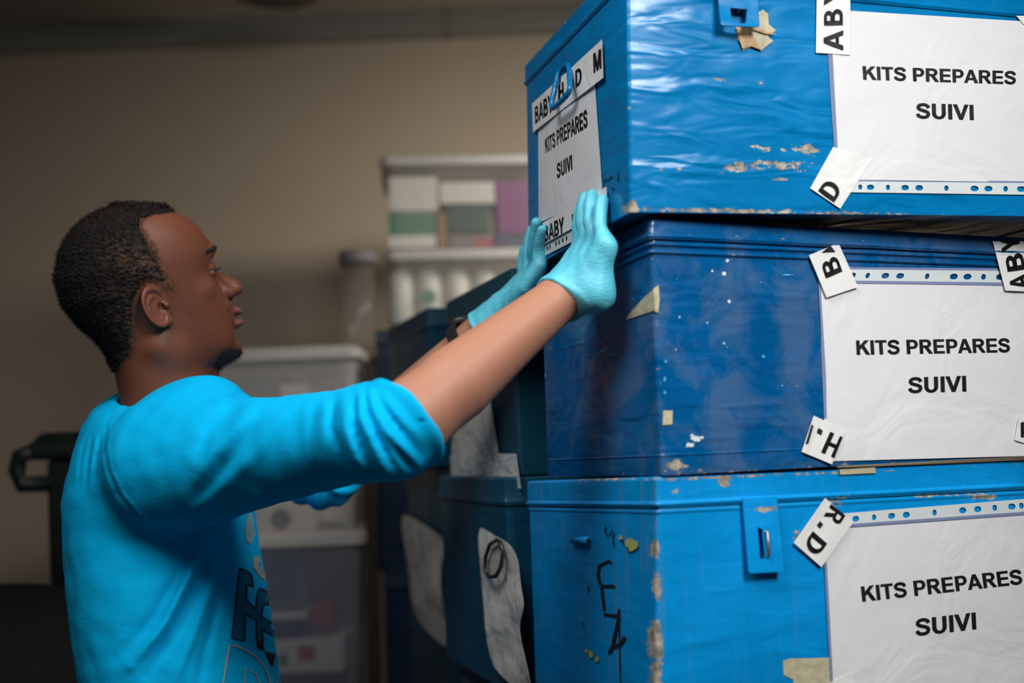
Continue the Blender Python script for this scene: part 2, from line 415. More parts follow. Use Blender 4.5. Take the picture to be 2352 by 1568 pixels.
# ---- topmost trunk
WT, DT, HT = .62, .3643, .2933
top_patch = []
T = Trunk('metal_trunk', np.array([.1406, 1.0786, .2608])+[0, 0, CAM[2]], frameR(.2925, .0324, -.0148), (WT, DT, HT),
          {(0, 0, 0): (1447, 487), (0, 0, 1): (1439, -104), (0, 1, 1): (1207, 149), (0, 1, 0): (1213, 619), (1, 0, 0): (2479, 497), (1, 0, 1): (2437, -2)})
def patch(T, px, py, wpx, hpx, am, where='front'):
    fn = T.front if where == 'front' else T.side
    a = T.loc(*fn(px, py)); b = T.loc(*fn(px+wpx, py)); c = T.loc(*fn(px, py+hpx))
    d = max(np.linalg.norm(b-a), .002); e = max(np.linalg.norm(c-a), .002)
    return (a[0], a[1], a[2], d, .03, e, am) if where == 'front' else (a[0], a[1], a[2], .03, d, e, am)
pT = [patch(T, 1690, 385, 60, 20, 0.274), patch(T, 1800, 380, 110, 20, 0.259), patch(T, 1850, 342, 50, 24, 0.302), patch(T, 1745, 340, 60, 14, 0.245), patch(T, 1560, 388, 10, 8, 0.288), patch(T, 1520, 390, 9, 6, 0.288), patch(T, 1470, 100, 8, 8, 0.216), patch(T, 1650, 183, 55, 12, 0.216),
      patch(T, 1745, 190, 16, 12, 0.245), patch(T, 1820, 85, 45, 25, 0.158), patch(T, 1800, 412, 60, 8, 0.216), patch(T, 1455, 474, 14, 22, 0.288), patch(T, 1600, 482, 180, 10, 0.158), patch(T, 1900, 488, 300, 8, 0.144),
      patch(T, 1405, 415, 18, 40, 0.086, 'side')]
M['blueT'] = paint('bright_blue_enamel', (.0, .170, .42), pT, (WT, DT, HT), wear=.5, wavy=.60, rough=.22, seed=1.3)
hl = .030
T.shell('body', [(-.003, .002), (-.0004, .0), (0, .003), (0, HT-hl)], M['blueT'])
T.shell('lid', [(-.002, HT-hl-.001)]+bead(.0016, HT-hl, HT-hl+.006, .0018)+rolled_top(.0016, HT), M['blueT'], ang=50)
tag(T.root, 'topmost blue metal trunk, the one being pushed by two gloved hands', 'trunk', GT)

def hasp(T, quad, slot, mat, where='front', thick=.0028, out0=.004, out1=.012, bend=None, inner=None):
    """strap hinged under the lid edge with a slot; px quad bottom-left, bottom-right, top-right, top-left"""
    H = homog(quad); loops = [[H(0, 0), H(.06, -.02), H(.94, -.02), H(1, 0), H(1, 1), H(0, 1)], [H(*q) for q in slot]]
    bm = slice2d(fill2d(loops), 400, 12, 0, 5000, -200, 1700); bm.verts.index_update()
    ys = [q[1] for q in quad]; y0, y1 = min(ys), max(ys)
    vf = []; vb = []; fc = [[q.index for q in f.verts] for f in bm.faces]
    for q in bm.verts:
        t = (q.co.y-y0)/(y1-y0); o = out0+(out1-out0)*t
        a = T.front(q.co.x, q.co.y, o); vf.append(T.loc(*a)); vb.append(T.loc(a[0], -o+thick, a[2]))
    n = len(vf); edges = [(e.verts[0].index, e.verts[1].index) for e in bm.edges if e.is_boundary]; bm.free()
    faces = [list(f) for f in fc]+[[i+n for i in f][::-1] for f in fc]+[[a, b, b+n, a+n] for a, b in edges]
    o = mesh_obj('hasp', vf+vb, faces, mat, T.root); o['label'] = 'flat blue hasp with a slot'
    bm = bmesh.new(); bm.from_mesh(o.data); bmesh.ops.recalc_face_normals(bm, faces=bm.faces); bm.to_mesh(o.data); bm.free()
    return o
h = hasp(T, [(1657, 56), (1745, 60), (1738, -40), (1645, -40)], [(.30, .07), (.66, .05), (.72, .40), (.28, .42)], M['blueT'], out0=.005, out1=.016)
st = MB()
a0 = T.loc(*T.front(1699, 30, .002)); st.tube([a0+np.array([-.004, .002, 0]), a0+np.array([-.003, -.008, .002]), a0+np.array([.003, -.008, .002]), a0+np.array([.004, .002, 0])], .0016, 8)
st.build('staple', M['steel'], h, True)
o = T.panel('torn_tape', 'front', [[(1690, 62), (1738, 58), (1742, 28), (1752, 22), (1764, 32), (1766, 55), (1782, 70), (1764, 84), (1776, 94), (1748, 116), (1728, 108), (1706, 116), (1700, 96), (1694, 92)]], M['scrap'], .0012)
o['label'] = 'crumpled yellowed tape scrap below the hasp'
T.panel('torn_paper', 'front', [[(1692, 62), (1722, 66), (1740, 100), (1752, 116), (1726, 106), (1706, 112), (1698, 92)]], M['brown_tape'], .0030)
T.panel('torn_paper', 'front', [[(1724, 62), (1745, 66), (1784, 78), (1760, 78), (1730, 68)]], M['brown_tape'], .0032)
# front label
def label_sheet(T, where, quad, lines, off=.0012, wav=.0006, clear=None, grid=(14, 10), nm='label_sheet'):
    crl = lambda u, t: wav*(1+math.sin(6*u+2*t)*math.sin(5*t+1.3))*u*(1-u)*3
    lab = T.panel(nm, where, quad, M['paper'], off, grid=grid, curl=crl)
    H = homog(quad); o_ = np.array(H(0, 0)); ax = np.array(H(1, 0))-o_; ay = np.array(H(0, 1))-o_; A_ = np.linalg.inv(np.stack([ax, ay], 1))
    def lift(px, py): u, t = A_ @ (np.array([px, py])-o_); return off+crl(u, t)+.0005
    for tx, q in lines: T.lettering(where, tx, q, lift, lab)
    return lab
WHITE = 'white sheet printed KITS PREPARES SUIVI'
L = label_sheet(T, 'front', [(1928, 412), (2420, 419), (2404, 52), (1907, 22)],
                [('KITS PREPARES', [(1983, 183), (2334, 194), (2334, 163), (1981, 151)]), ('SUIVI', [(2104, 272), (2237, 276), (2236, 240), (2103, 236)])])
T.panel('sleeve_edge', 'front', [[(1896, 22), (1911, 22), (1932, 412), (1922, 414), (1908, 230)]], M['sleeve_edge'], .0010, L)
T.panel('sleeve_edge', 'front', [[(1925, 410), (2420, 417), (2420, 424), (1925, 417)]], M['sleeve_edge'], .0013, L)
hs = []
for x, wd in ((1979, 5), (2004, 9), (2046, 5), (2087, 9), (2120, 9), (2183, 5), (2247, 9), (2278, 9), (2316, 5), (2350, 9)): hs.append(((x-1930)/490, wd/490, .24))
holes_strip(T, 'front', [(1930, 441), (2420, 448), (2420, 421), (1930, 416)], hs, L, .0016)
q = [(1874, 121), (1953, 126), (1953, -10), (1876, -10)]
T.tape('front', q, [('A', [(1937, 116), (1937, 69), (1892, 69), (1892, 116)]), ('B', [(1936, 58), (1936, 20), (1893, 22), (1893, 58)]), ('Y', [(1936, 12), (1936, -32), (1893, -28), (1893, 12)])], .0022, 'white tape strip with letters reading upward')
q = [(1861, 432), (1930, 479), (2004, 364), (1914, 337)]
T.tape('front', q, [('D', [(1916, 465), (1936, 434), (1899, 408), (1879, 438)])], .0022, 'white tape scrap with a letter D')
T.tape('front', [(2350, 55), (2425, 90), (2425, 20), (2334, 36)], [('R', [(2365, 62), (2400, 66), (2400, 34), (2365, 30)])], .0022)
# end label with its two tape strips
L2 = label_sheet(T, 'side', [(1237, 512), (1384, 446), (1366, 184), (1236, 262)],
                 [('KITS PREPARES', [(1253, 352), (1349, 290), (1348, 249), (1251, 319)]), ('SUIVI', [(1279, 411), (1314, 389), (1313, 354), (1278, 376)])], .0014, .0016)
q = [(1224, 304), (1386, 178), (1383, 90), (1222, 238)]
T.tape('side', q, [('BABY', [(1229, 284), (1270, 254), (1268, 212), (1228, 246)]), ('H.', [(1283, 234), (1301, 218), (1299, 182), (1282, 197)]), ('J', [(1303, 222), (1312, 214), (1312, 172), (1303, 180)]),
                   ('D', [(1322, 201), (1336, 191), (1335, 151), (1321, 163)]), ('M', [(1363, 168), (1381, 155), (1380, 111), (1362, 124)])], .0046, 'white tape strip printed BABY across the top of the end label')
q = [(1246, 562), (1394, 480), (1393, 428), (1246, 512)]
T.tape('side', q, [('BABY', [(1250, 556), (1295, 533), (1294, 497), (1249, 520)]), ('H.', [(1314, 526), (1336, 514), (1336, 480), (1313, 492)]), ('J', [(1340, 512), (1352, 506), (1352, 470), (1340, 476)])], .0044, 'white tape strip printed BABY across the bottom of the end label')
hs = [(u, .012, .2) for u in (.06, .10, .2, .25, .31, .37, .47, .58, .64, .70, .8, .9)]
holes_strip(T, 'side', [(1250, 588), (1398, 512), (1396, 482), (1249, 560)], hs, L2, .0020)
# wire handle on the end
hd = MB()
pts = [T.loc(*T.side(x, y, o)) for x, y, o in ((1306, 145, .004), (1308, 175, .012), (1310, 205, .017), (1300, 222, .018), (1278, 243, .018), (1268, 250, .018), (1267, 236, .017), (1274, 205, .013), (1281, 170, .009), (1290, 158, .005), (1306, 145, .004))]
fine = []
for i in range(len(pts)-1):
    for t in (0, .25, .5, .75): fine.append(pts[i]*(1-t)+pts[i+1]*t)
for _ in range(2): fine = [fine[i-1]*.25+fine[i]*.5+fine[(i+1) % len(fine)]*.25 for i in range(len(fine))]
hd.tube(fine, .0036, 10, closed=True)
ho = hd.build('handle', M['blueT'], T.root, True); ho['label'] = 'bent blue wire handle'
# scribbles near the hand
for p in ([(1386, 418), (1392, 412), (1399, 414), (1402, 405), (1409, 409)], [(1418, 396), (1421, 404), (1418, 412), (1423, 418)], [(1404, 432), (1412, 436)]):
    T.panel('marker_scribble', 'side', [stroke_loop(p, 1.3)], M['pen'], .0010)

# ---- middle trunk
WM, DM, HM = .62, .3259, .2869
Q = Trunk('metal_trunk', np.array([.1597, 1.0959, -.0298])+[0, 0, CAM[2]], frameR(.3663, -.0065, -.0018), (WM, DM, HM),
          {(0, 0, 0): (1520, 1092), (0, 0, 1): (1492, 499), (0, 1, 0): (1257, 1093), (0, 1, 1): (1240, 624), (1, 0, 0): (2479, 1040), (1, 0, 1): (2426, 549)})
pM = [patch(Q, 1555, 1068, 26, 16, .42), patch(Q, 1690, 587, 26, 7, .25), patch(Q, 1830, 900, 50, 60, .06), patch(Q, 1600, 1090, 200, 5, .1), patch(Q, 1700, 545, 500, 4, .15)]
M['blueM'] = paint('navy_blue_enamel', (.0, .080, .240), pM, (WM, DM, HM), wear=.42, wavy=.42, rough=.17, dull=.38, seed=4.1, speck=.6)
hl = .0242
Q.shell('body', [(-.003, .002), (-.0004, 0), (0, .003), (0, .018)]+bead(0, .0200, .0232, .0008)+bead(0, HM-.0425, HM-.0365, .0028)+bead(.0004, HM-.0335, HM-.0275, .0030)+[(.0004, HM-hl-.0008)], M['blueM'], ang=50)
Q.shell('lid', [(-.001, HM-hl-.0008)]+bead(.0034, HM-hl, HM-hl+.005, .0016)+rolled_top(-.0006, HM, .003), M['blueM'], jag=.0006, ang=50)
tag(Q.root, 'dark navy blue metal trunk in the middle, between the two brighter blue ones', 'trunk', GT)
L = label_sheet(Q, 'front', [(1897, 1059), (2420, 1045), (2410, 656), (1881, 649)],
                [('KITS PREPARES', [(1968, 815), (2321, 809), (2319, 776), (1966, 781)]), ('SUIVI', [(2086, 903), (2220, 899), (2219, 862), (2085, 866)])])
Q.panel('sleeve_edge', 'front', [[(1879, 640), (1884, 640), (1897, 860), (1899, 960), (1894, 960), (1888, 800)]], M['sleeve_edge'], .0017, L)
Q.panel('sleeve_edge', 'front', [[(1895, 613), (2410, 617), (2410, 623), (1895, 619)]], M['sleeve_edge'], .0012, L)
Q.panel('sleeve_edge', 'front', [[(1885, 643), (2410, 650), (2410, 657), (1885, 649)]], M['sleeve_edge'], .0022, L)
hs = [((x-1890)/520, wd/520, .24) for x, wd in ((1963, 6), (1998, 5), (2040, 9), (2075, 9), (2138, 5), (2199, 9), (2230, 9), (2266, 5), (2302, 8), (2330, 5))]
holes_strip(Q, 'front', [(1886, 644), (2410, 651), (2410, 623), (1896, 618)], hs, L, .0016)
q = [(1899, 683), (1971, 659), (1926, 558), (1858, 586)]
o = Q.tape('front', q, [('B', [(1935, 623), (1922, 586), (1885, 601), (1897, 639)])], .0046, 'white tape scrap with a letter B')
Q.panel('lettering', 'front', [[(1887, 580), (1919, 578), (1907, 563)]], M['ink'], .0055, o)
q = [(2309, 667), (2420, 672), (2400, 553), (2280, 554)]
Q.tape('front', q, [('A', [(2364, 659), (2358, 626), (2317, 634), (2323, 666)]), ('B', [(2355, 618), (2349, 579), (2308, 585), (2315, 624)]), ('Y', [(2345, 572), (2338, 540), (2297, 545), (2303, 580)])], .0046, 'white tape strip with letters reading upward')
q = [(1841, 1037), (1911, 1066), (1942, 988), (1869, 954)]
o = Q.tape('front', q, [('H', [(1939, 1005), (1907, 991), (1886, 1038), (1918, 1052)])], .0030, 'white tape scrap with an upside down letter H')
for lp in ([(1890, 988), (1880, 982), (1876, 993), (1887, 998)], [(1864, 975), (1869, 977), (1857, 1018), (1850, 1020)]): Q.panel('lettering', 'front', [lp], M['ink'], .0038, o)
Q.tape('front', [(2330, 1010), (2420, 1040), (2420, 930), (2340, 955)], [('I', [(2352, 1004), (2352, 968), (2345, 970), (2345, 1003)])], .0030)
o = Q.panel('tape_scrap', 'side', [[(1437, 735), (1440, 726), (1478, 684), (1501, 664), (1504, 712)]], M['scrap'], .0014); o['label'] = 'yellowed triangular tape scrap'
Q.panel('tape_scrap', 'front', [[(1501, 663), (1513, 654), (1515, 690), (1512, 717), (1504, 716)]], M['scrap'], .0014)
Q.panel('tape_scrap', 'front', [[(1523, 943), (1545, 942), (1544, 974), (1522, 976)]], M['scrap'], .0012)
def spots(T, where, blobs, mat, off, name='paint_splash'):
    for b_ in blobs: T.panel(name, where, [b_], mat, off)
def blob(x, y, r, n=13, sx=1):
    k_ = [rnd.uniform(.62, 1.25) for i in range(n)]
    return [(x+r*sx*math.cos(2*math.pi*i/n)*k_[i], y+r*math.sin(2*math.pi*i/n)*k_[i]) for i in range(n)]
M['fleck'] = simple('pale_paint_fleck', (.60, .68, .72), .4, var=.3, nscale=200)
M['cyanfleck'] = simple('light_blue_fleck', (.05, .42, .70), .4, var=.3, nscale=200)
spots(Q, 'front', [blob(1663, 628, 6), blob(1671, 598, 4), blob(1636, 622, 3), blob(1675, 692, 4), blob(1590, 1000, 4), blob(1598, 1007, 7, sx=1.6), blob(1585, 1022, 6, sx=2), blob(1612, 1004, 4)], M['fleck'], .0009)
spots(Q, 'front', [blob(1810, 631, 2, sx=6), blob(1753, 818, 4), blob(1670, 797, 2), blob(1529, 830, 4, sx=.7), blob(1527, 870, 5, sx=.7), blob(1527, 900, 4, sx=.7), blob(1797, 885, 2)], M['cyanfleck'], .0009)

# ---- bottom trunk in view
WB, DB, HB = .62, .3698, .287
B = Trunk('metal_trunk', np.array([.1472, 1.0961, -.1751])+[0, 0, CAM[2]] - frameR(.3742, -.0193, .0113) @ np.array([0, 0, HB-.1438]), frameR(.3742, -.0193, .0113), (WB, DB, HB),
          {(0, 0, 1): (1510, 1094), (0, 1, 1): (1212, 1104), (1, 0, 1): (2449, 1053), (0, 0, 0): (1506, 1705), (0, 1, 0): (1229, 1590), (1, 0, 0): (2450, 1600)})
pB = [patch(B, 1509, 1260, 7, 26, 0.410), patch(B, 1512, 1350, 9, 40, 0.344), patch(B, 1510, 1480, 14, 70, 0.426), patch(B, 1510, 1560, 10, 40, 0.369), patch(B, 1660, 1107, 22, 16, 0.410), patch(B, 1550, 1130, 14, 12, 0.279), patch(B, 1748, 1168, 44, 12, 0.344), patch(B, 1960, 1085, 60, 8, 0.164),
      patch(B, 1840, 1240, 24, 34, 0.328), patch(B, 1925, 1150, 40, 20, 0.279), patch(B, 2130, 1138, 110, 7, 0.295), patch(B, 2260, 1140, 70, 16, 0.279), patch(B, 1700, 1094, 420, 5, 0.164), patch(B, 1400, 1100, 120, 5, 0.205, 'side'), patch(B, 1380, 1162, 100, 4, 0.164, 'side'), patch(B, 1440, 1410, 20, 5, 0.205, 'side'), patch(B, 1358, 1220, 5, 12, 0.246, 'side')]
M['blueB'] = paint('sky_blue_enamel', (.0, .265, .65), pB, (WB, DB, HB), wear=.5, wavy=.20, rough=.30, seed=8.2, streak=.45)
hl = .0345
B.shell('body', [(-.003, .002), (-.0004, 0), (0, .003), (0, HB-hl-.010)]+bead(0, HB-hl-.008, HB-hl-.002, .0012), M['blueB'], ang=50)
B.shell('lid', [(-.002, HB-hl-.0006)]+bead(.0018, HB-hl, HB-hl+.007, .0022)+rolled_top(.0018, HB), M['blueB'], ang=50)
tag(B.root, 'sky blue metal trunk with black marker strokes on its end, lowest of the stack', 'trunk', GT)
h = hasp(B, [(1721, 1313), (1800, 1309), (1784, 1140), (1706, 1144)], [(.34, .17), (.52, .17), (.50, .56), (.36, .60)], M['blueB'], out0=.0065, out1=.012)
st = MB(); a0 = B.loc(*B.front(1752, 1250, .004))
st.tube([a0+np.array([0, .004, .016]), a0+np.array([.001, -.009, .014]), a0+np.array([.001, -.009, -.012]), a0+np.array([0, .004, -.014])], .0018, 8)
st.build('staple', M['steel'], h, True)
L = label_sheet(B, 'front', [(1917, 1635), (2445, 1578), (2420, 1178), (1891, 1216)],
                [('KITS PREPARES', [(1981, 1382), (2350, 1341), (2345, 1306), (1977, 1346)]), ('SUIVI', [(2103, 1461), (2243, 1445), (2241, 1405), (2101, 1421)])])
B.panel('sleeve_edge', 'front', [[(1893, 1290), (1899, 1290), (1907, 1440), (1915, 1600), (1910, 1600), (1901, 1440)]], M['sleeve_edge'], .0019, L)
B.panel('sleeve_edge', 'front', [[(1950, 1203), (2420, 1170), (2420, 1177), (1950, 1210)]], M['sleeve_edge'], .0022, L)
hs = [((x-1896)/500, wd/500, .24) for x, wd in ((1968, 8), (2011, 5), (2052, 8), (2086, 8), (2151, 5), (2215, 8), (2249, 8), (2287, 5), (2325, 8), (2346, 5))]
holes_strip(B, 'front', [(1896, 1210), (2400, 1171), (2396, 1142), (1896, 1182)], hs, L, .0018)
q = [(1823, 1246), (1887, 1302), (1960, 1199), (1895, 1143)]
o = B.tape('front', q, [('D', [(1867, 1219), (1845, 1251), (1878, 1280), (1900, 1248)]), ('R', [(1909, 1157), (1892, 1185), (1926, 1210), (1943, 1182)])], .0044, 'white tape scrap printed R.D')
B.panel('lettering', 'front', [[(1884, 1196), (1891, 1204), (1884, 1213), (1876, 1205)]], M['ink'], .0052, o)
B.tape('front', [(1898, 1600), (1975, 1600), (1958, 1543), (1905, 1568)], (), .0028)
B.panel('tape_scrap', 'front', [[(1798, 1518), (1812, 1512), (1905, 1510), (1912, 1522), (1915, 1600), (1822, 1600), (1822, 1560), (1800, 1550)]], M['scrap'], .0010)
B.panel('tape_scrap', 'front', [[(1928, 1078), (2010, 1073), (2011, 1086), (1930, 1090)]], M['scrap'], .0038)
sc_ = [[(1404, 1293), (1398, 1288), (1376, 1299), (1373, 1320), (1378, 1340), (1383, 1341)], [(1412, 1346), (1384, 1346), (1382, 1350), (1388, 1402)], [(1386, 1411), (1418, 1414), (1422, 1400)], [(1421, 1396), (1422, 1440), (1424, 1568)], [(1422, 1412), (1409, 1470), (1407, 1486)], [(1398, 1500), (1405, 1486), (1425, 1478), (1432, 1468), (1434, 1460)],
       [(1391, 1208), (1390, 1222), (1396, 1232), (1401, 1226), (1404, 1217), (1410, 1228), (1414, 1224)], [(1408, 1228), (1409, 1255)], [(1424, 1232), (1430, 1246), (1440, 1252), (1444, 1268)], [(1352, 1345), (1350, 1358)], [(1336, 1430), (1341, 1434)]]
for k_, p_ in enumerate(sc_): B.panel('marker_stroke', 'side', [stroke_loop(p_, 3.6 if k_ < 6 and k_ != 3 else 1.5)], M['pen'], .0009+.0001*k_)
spots(B, 'side', [blob(1450, 1250, 15, sx=.9), blob(1425, 1234, 5)], M['lemon'], .0022, 'residue_spot')
spots(B, 'side', [blob(1356, 1503, 9, sx=.6), blob(1371, 1514, 8, sx=.6), blob(1346, 1494, 6, sx=.7)], M['lemon'], .0010, 'residue_spot')
tb = MB(); a0 = B.loc(*B.side(1315, 1240, .003)); a1 = B.loc(*B.side(1351, 1240, .005)); tb.tube([a0, a1], .0042, 14)
tb.lathe([(.003, 0), (.003, .0004)], a1+(a1-a0)/np.linalg.norm(a1-a0)*.0001, 14, 1, a1-a0)
tb.build('handle_socket', [M['blueB'], M['black']], B.root, True)

# ---- plain trunks: lower rows and the stacks behind
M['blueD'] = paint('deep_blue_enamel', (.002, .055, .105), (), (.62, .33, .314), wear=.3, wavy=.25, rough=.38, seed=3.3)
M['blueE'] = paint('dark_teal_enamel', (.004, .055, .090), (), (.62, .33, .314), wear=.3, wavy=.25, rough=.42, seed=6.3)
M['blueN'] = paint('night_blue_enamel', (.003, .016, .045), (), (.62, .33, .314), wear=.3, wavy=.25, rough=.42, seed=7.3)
def plain_trunk(x, y, z, yaw, dims, mat, label, group):
    t = Trunk('metal_trunk', np.array([x, y, z]), rz(yaw), dims)
    H = dims[2]
    t.shell('body', [(-.003, .003), (0, 0), (.0005, .002), (.0005, H-.046), (.001, H-.043)], mat)
    t.shell('lid', [(-.002, H-.042), (.003, H-.0415), (.0042, H-.036), (.003, H-.03), (.003, H-.004), (0, H-.0005), (-.006, H)], mat)
    tag(t.root, label, 'trunk', group); return t
by = B.world(0, 0, 0)
zb = min(B.world(a_, b_, 0)[2] for a_ in (0, WB) for b_ in (0, DB))-.003
for i in range(3):
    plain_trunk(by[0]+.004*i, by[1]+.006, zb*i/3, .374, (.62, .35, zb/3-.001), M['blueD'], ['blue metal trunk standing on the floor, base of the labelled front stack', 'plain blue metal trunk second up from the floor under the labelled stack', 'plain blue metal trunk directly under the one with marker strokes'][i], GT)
def corner_xy(px, py, d):
    p = P(px, py, d); return p[0], p[1]
YB = .366
G2 = 'blue metal trunks in the stack right behind the front one'
x, y = corner_xy(1187, 900, 1.50); h2 = 1.583/5
col2 = []
for i in range(5):
    dx = (.012, 0, .004, -.022, .0)[i]
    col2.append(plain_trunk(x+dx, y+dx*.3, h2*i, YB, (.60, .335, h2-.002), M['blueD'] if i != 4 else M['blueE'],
        ['blue metal trunk on the floor behind the front stack', 'blue trunk second from the floor behind the front stack', 'blue trunk third up behind the front stack, under the one with the torn sack label', 'dark blue trunk with a torn white sack label under a wire handle', 'teal blue trunk with a dark lid just behind the gloved hands'][i], G2))
G3 = 'blue metal trunks in the stack farther back'
x, y = corner_xy(1030, 900, 2.0); h3 = 1.60/5
col3 = []
for i in range(5):
    dx = (0, .01, 0, .0, -.035)[i]
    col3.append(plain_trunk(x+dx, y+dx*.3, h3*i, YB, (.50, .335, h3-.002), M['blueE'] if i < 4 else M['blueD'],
        ['dark blue trunk on the floor two stacks back', 'dark blue trunk second from floor two stacks back', 'dark blue trunk third up, two stacks back', 'dark blue trunk two stacks back with a torn white sack label and no handle', 'topmost teal trunk two stacks back, above the man\'s rolled sleeve'][i], G3))
G4 = 'dark trunks under the tall clear boxes'
x4, y4 = corner_xy(862, 900, 2.75); h4 = 1.655/5
for i in range(5):
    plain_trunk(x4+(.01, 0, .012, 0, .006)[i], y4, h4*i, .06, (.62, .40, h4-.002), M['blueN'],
        ['night blue trunk on the floor under the clear storage boxes', 'night blue trunk second from the floor under the clear boxes', 'night blue trunk third of five under the clear boxes', 'night blue trunk second from top under the clear boxes', 'night blue trunk directly under the tall clear storage box'][i], G4)
def torn(T, loops, wav, label, mat='oldpaper'):
    for _ in range(2 if wav > .002 else 0):
        loops = [[(l[i][0]*w_+l[(i+1) % len(l)][0]*(1-w_), l[i][1]*w_+l[(i+1) % len(l)][1]*(1-w_)) for i in range(len(l)) for w_ in (.75, .25)] for l in loops]
    bm = slice2d(fill2d(loops), 18, 18, 880, 1300, 780, 1700); bm.verts.index_update()
    v = [T.loc(*T.side(q.co.x, q.co.y, .004+wav*(1+math.sin(q.co.y/26+q.co.x/40)))) for q in bm.verts]; f = [[q.index for q in g.verts] for g in bm.faces]; bm.free()
    o = mesh_obj('label_sheet', v, f, M[mat], T.root, True); o['label'] = label; return o
torn(col2[4], [[(1036, 820), (1110, 780), (1128, 930), (1146, 1045), (1038, 1050)]], .001, 'torn white paper label')
o = torn(col2[4], [[(1034, 1046), (1110, 1040), (1186, 1042), (1197, 1122), (1120, 1108), (1038, 1106)]], .0012, 'white tape with pale blue printing', 'smudge')
torn(col2[3], [[(1095, 1205), (1125, 1222), (1188, 1258), (1197, 1350), (1206, 1390), (1190, 1440), (1212, 1530), (1226, 1600), (1160, 1565), (1120, 1510), (1106, 1330)]], .003, 'torn white sack label')
torn(col3[3], [[(918, 1176), (950, 1190), (1008, 1225), (1022, 1252), (1010, 1310), (1018, 1410), (1048, 1500), (1000, 1470), (948, 1410), (936, 1290)]], .003, 'torn white sack label')
hd = MB(); pts = [col2[3].loc(*col2[3].side(x, y, .016)) for x, y in ((1141, 1240), (1125, 1250), (1115, 1280), (1114, 1310), (1124, 1325), (1140, 1322), (1151, 1300), (1155, 1265), (1150, 1245), (1141, 1240))]
hd.tube(pts, .0032, 8); hd.build('handle', M['dark_metal'], col2[3].root, True)

# ------------------------------------------------------------------ room
def wall_mat():
    k = NT('beige_plaster'); v = k.coord(); n = k.noise(v, 1.3, 4); n2 = k.noise(v, 24, 4)
    c = k.mix(n, (.50, .42, .325, 1), (.57, .485, .38, 1))
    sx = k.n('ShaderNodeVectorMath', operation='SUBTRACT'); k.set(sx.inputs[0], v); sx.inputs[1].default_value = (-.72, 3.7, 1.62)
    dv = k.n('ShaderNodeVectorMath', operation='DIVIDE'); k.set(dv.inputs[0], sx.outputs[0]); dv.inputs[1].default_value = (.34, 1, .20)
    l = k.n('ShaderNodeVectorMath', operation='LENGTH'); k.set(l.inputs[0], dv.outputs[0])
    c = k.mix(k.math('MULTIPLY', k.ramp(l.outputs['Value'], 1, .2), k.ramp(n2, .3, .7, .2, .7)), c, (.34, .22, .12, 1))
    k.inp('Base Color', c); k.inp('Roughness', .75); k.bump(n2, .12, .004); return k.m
M['wall'] = wall_mat()
M['ceil'] = simple('ceiling_paint', (.28, .27, .24), .8)
M['trunking'] = simple('grey_trunking', (.30, .30, .28), .5)
M['floor'] = simple('grey_concrete', (.12, .115, .105), .7, var=.2, nscale=6)
WY = 3.75
def slab(name, x0, x1, y0, y1, z0, z1, mat): return struct(MB().box(x0, x1, y0, y1, z0, z1).build(name, mat))
slab('floor', -2.9, 2.3, -1.4, WY+.1, -.1, 0, M['floor'])
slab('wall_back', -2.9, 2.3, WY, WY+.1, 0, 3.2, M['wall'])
slab('wall_left', -2.9, -2.8, -1.4, WY, 0, 3.2, M['wall'])
slab('wall_right', 2.2, 2.3, -1.4, WY, 0, 3.2, M['wall'])
slab('ceiling', -2.9, 2.3, -1.4, WY+.1, 3.2, 3.3, M['ceil'])
tz = P(650, 30, WY)[2]
t = MB().box(-2.8, -.21, WY-.05, WY, tz-.055, tz+.055, 0, .006).box(-.21, -.19, WY-.056, WY, tz-.06, tz+.06, 0, .004).box(-.19, 2.2, WY-.05, WY, tz-.055, tz+.055, 0, .006)
struct(t.build('trim_1', M['trunking']))
lp = P(632, -4, 3.3)
t = MB(); t.lathe([(.17, 0), (.16, -.02), (.10, -.045), (.02, -.055)], (0, 0, 0), 28); t.lathe([(.03, 0), (.03, 3.2-lp[2]-.0)], (0, 0, 0), 12)
root = empty('ceiling_light', lp)
MB().lathe([(.02, .0), (.10, .008), (.155, .03), (.165, .05), (.15, .06), (.02, .08)], (0, 0, 0), 28).build('lamp_shade', M['dark_metal'], root, True)
MB().lathe([(.012, .07), (.012, 3.2-lp[2])], (0, 0, 0), 12).build('stem', M['dark_metal'], root, True)
tag(root, 'dark ceiling light just showing at the top edge', 'light')

# ------------------------------------------------------------------ clear storage boxes and what is in them
def clear_plastic(name, col, alpha, rough=.35):
    k = NT(name); v = k.coord(); k.inp('Base Color', c4(col)); k.inp('Roughness', rough); k.inp('Alpha', alpha)
    k.bump(k.noise(v, 12, 2), .1, .01); return k.m
M['plastic'] = clear_plastic('cloudy_clear_plastic', (.78, .77, .76), .42)
M['clearer'] = clear_plastic('clear_plastic', (.62, .60, .57), .20)
M['plastic_lid'] = clear_plastic('cloudy_plastic_lid', (.74, .72, .70), .8)
M['bluegrey'] = clear_plastic('blue_tinted_plastic', (.34, .38, .50), .42)
M['white'] = simple('white_carton', (.82, .79, .74), .55, var=.05)
M['green'] = simple('green_print', (.10, .28, .18), .5)
M['dgreen'] = simple('dark_green_print', (.03, .09, .075), .5)
M['purple'] = simple('purple_carton', (.22, .035, .19), .5)
M['red'] = simple('red_print', (.45, .07, .08), .5)
M['navy'] = simple('navy_carton', (.03, .05, .13), .5)
M['greycard'] = simple('grey_carton', (.22, .20, .21), .6)
M['brown'] = simple('brown_carton', (.36, .22, .12), .6)
M['bottle'] = simple('white_bottle_plastic', (.70, .70, .64), .4, var=.04)
M['roll'] = simple('white_paper_roll', (.66, .62, .57), .7, var=.05)
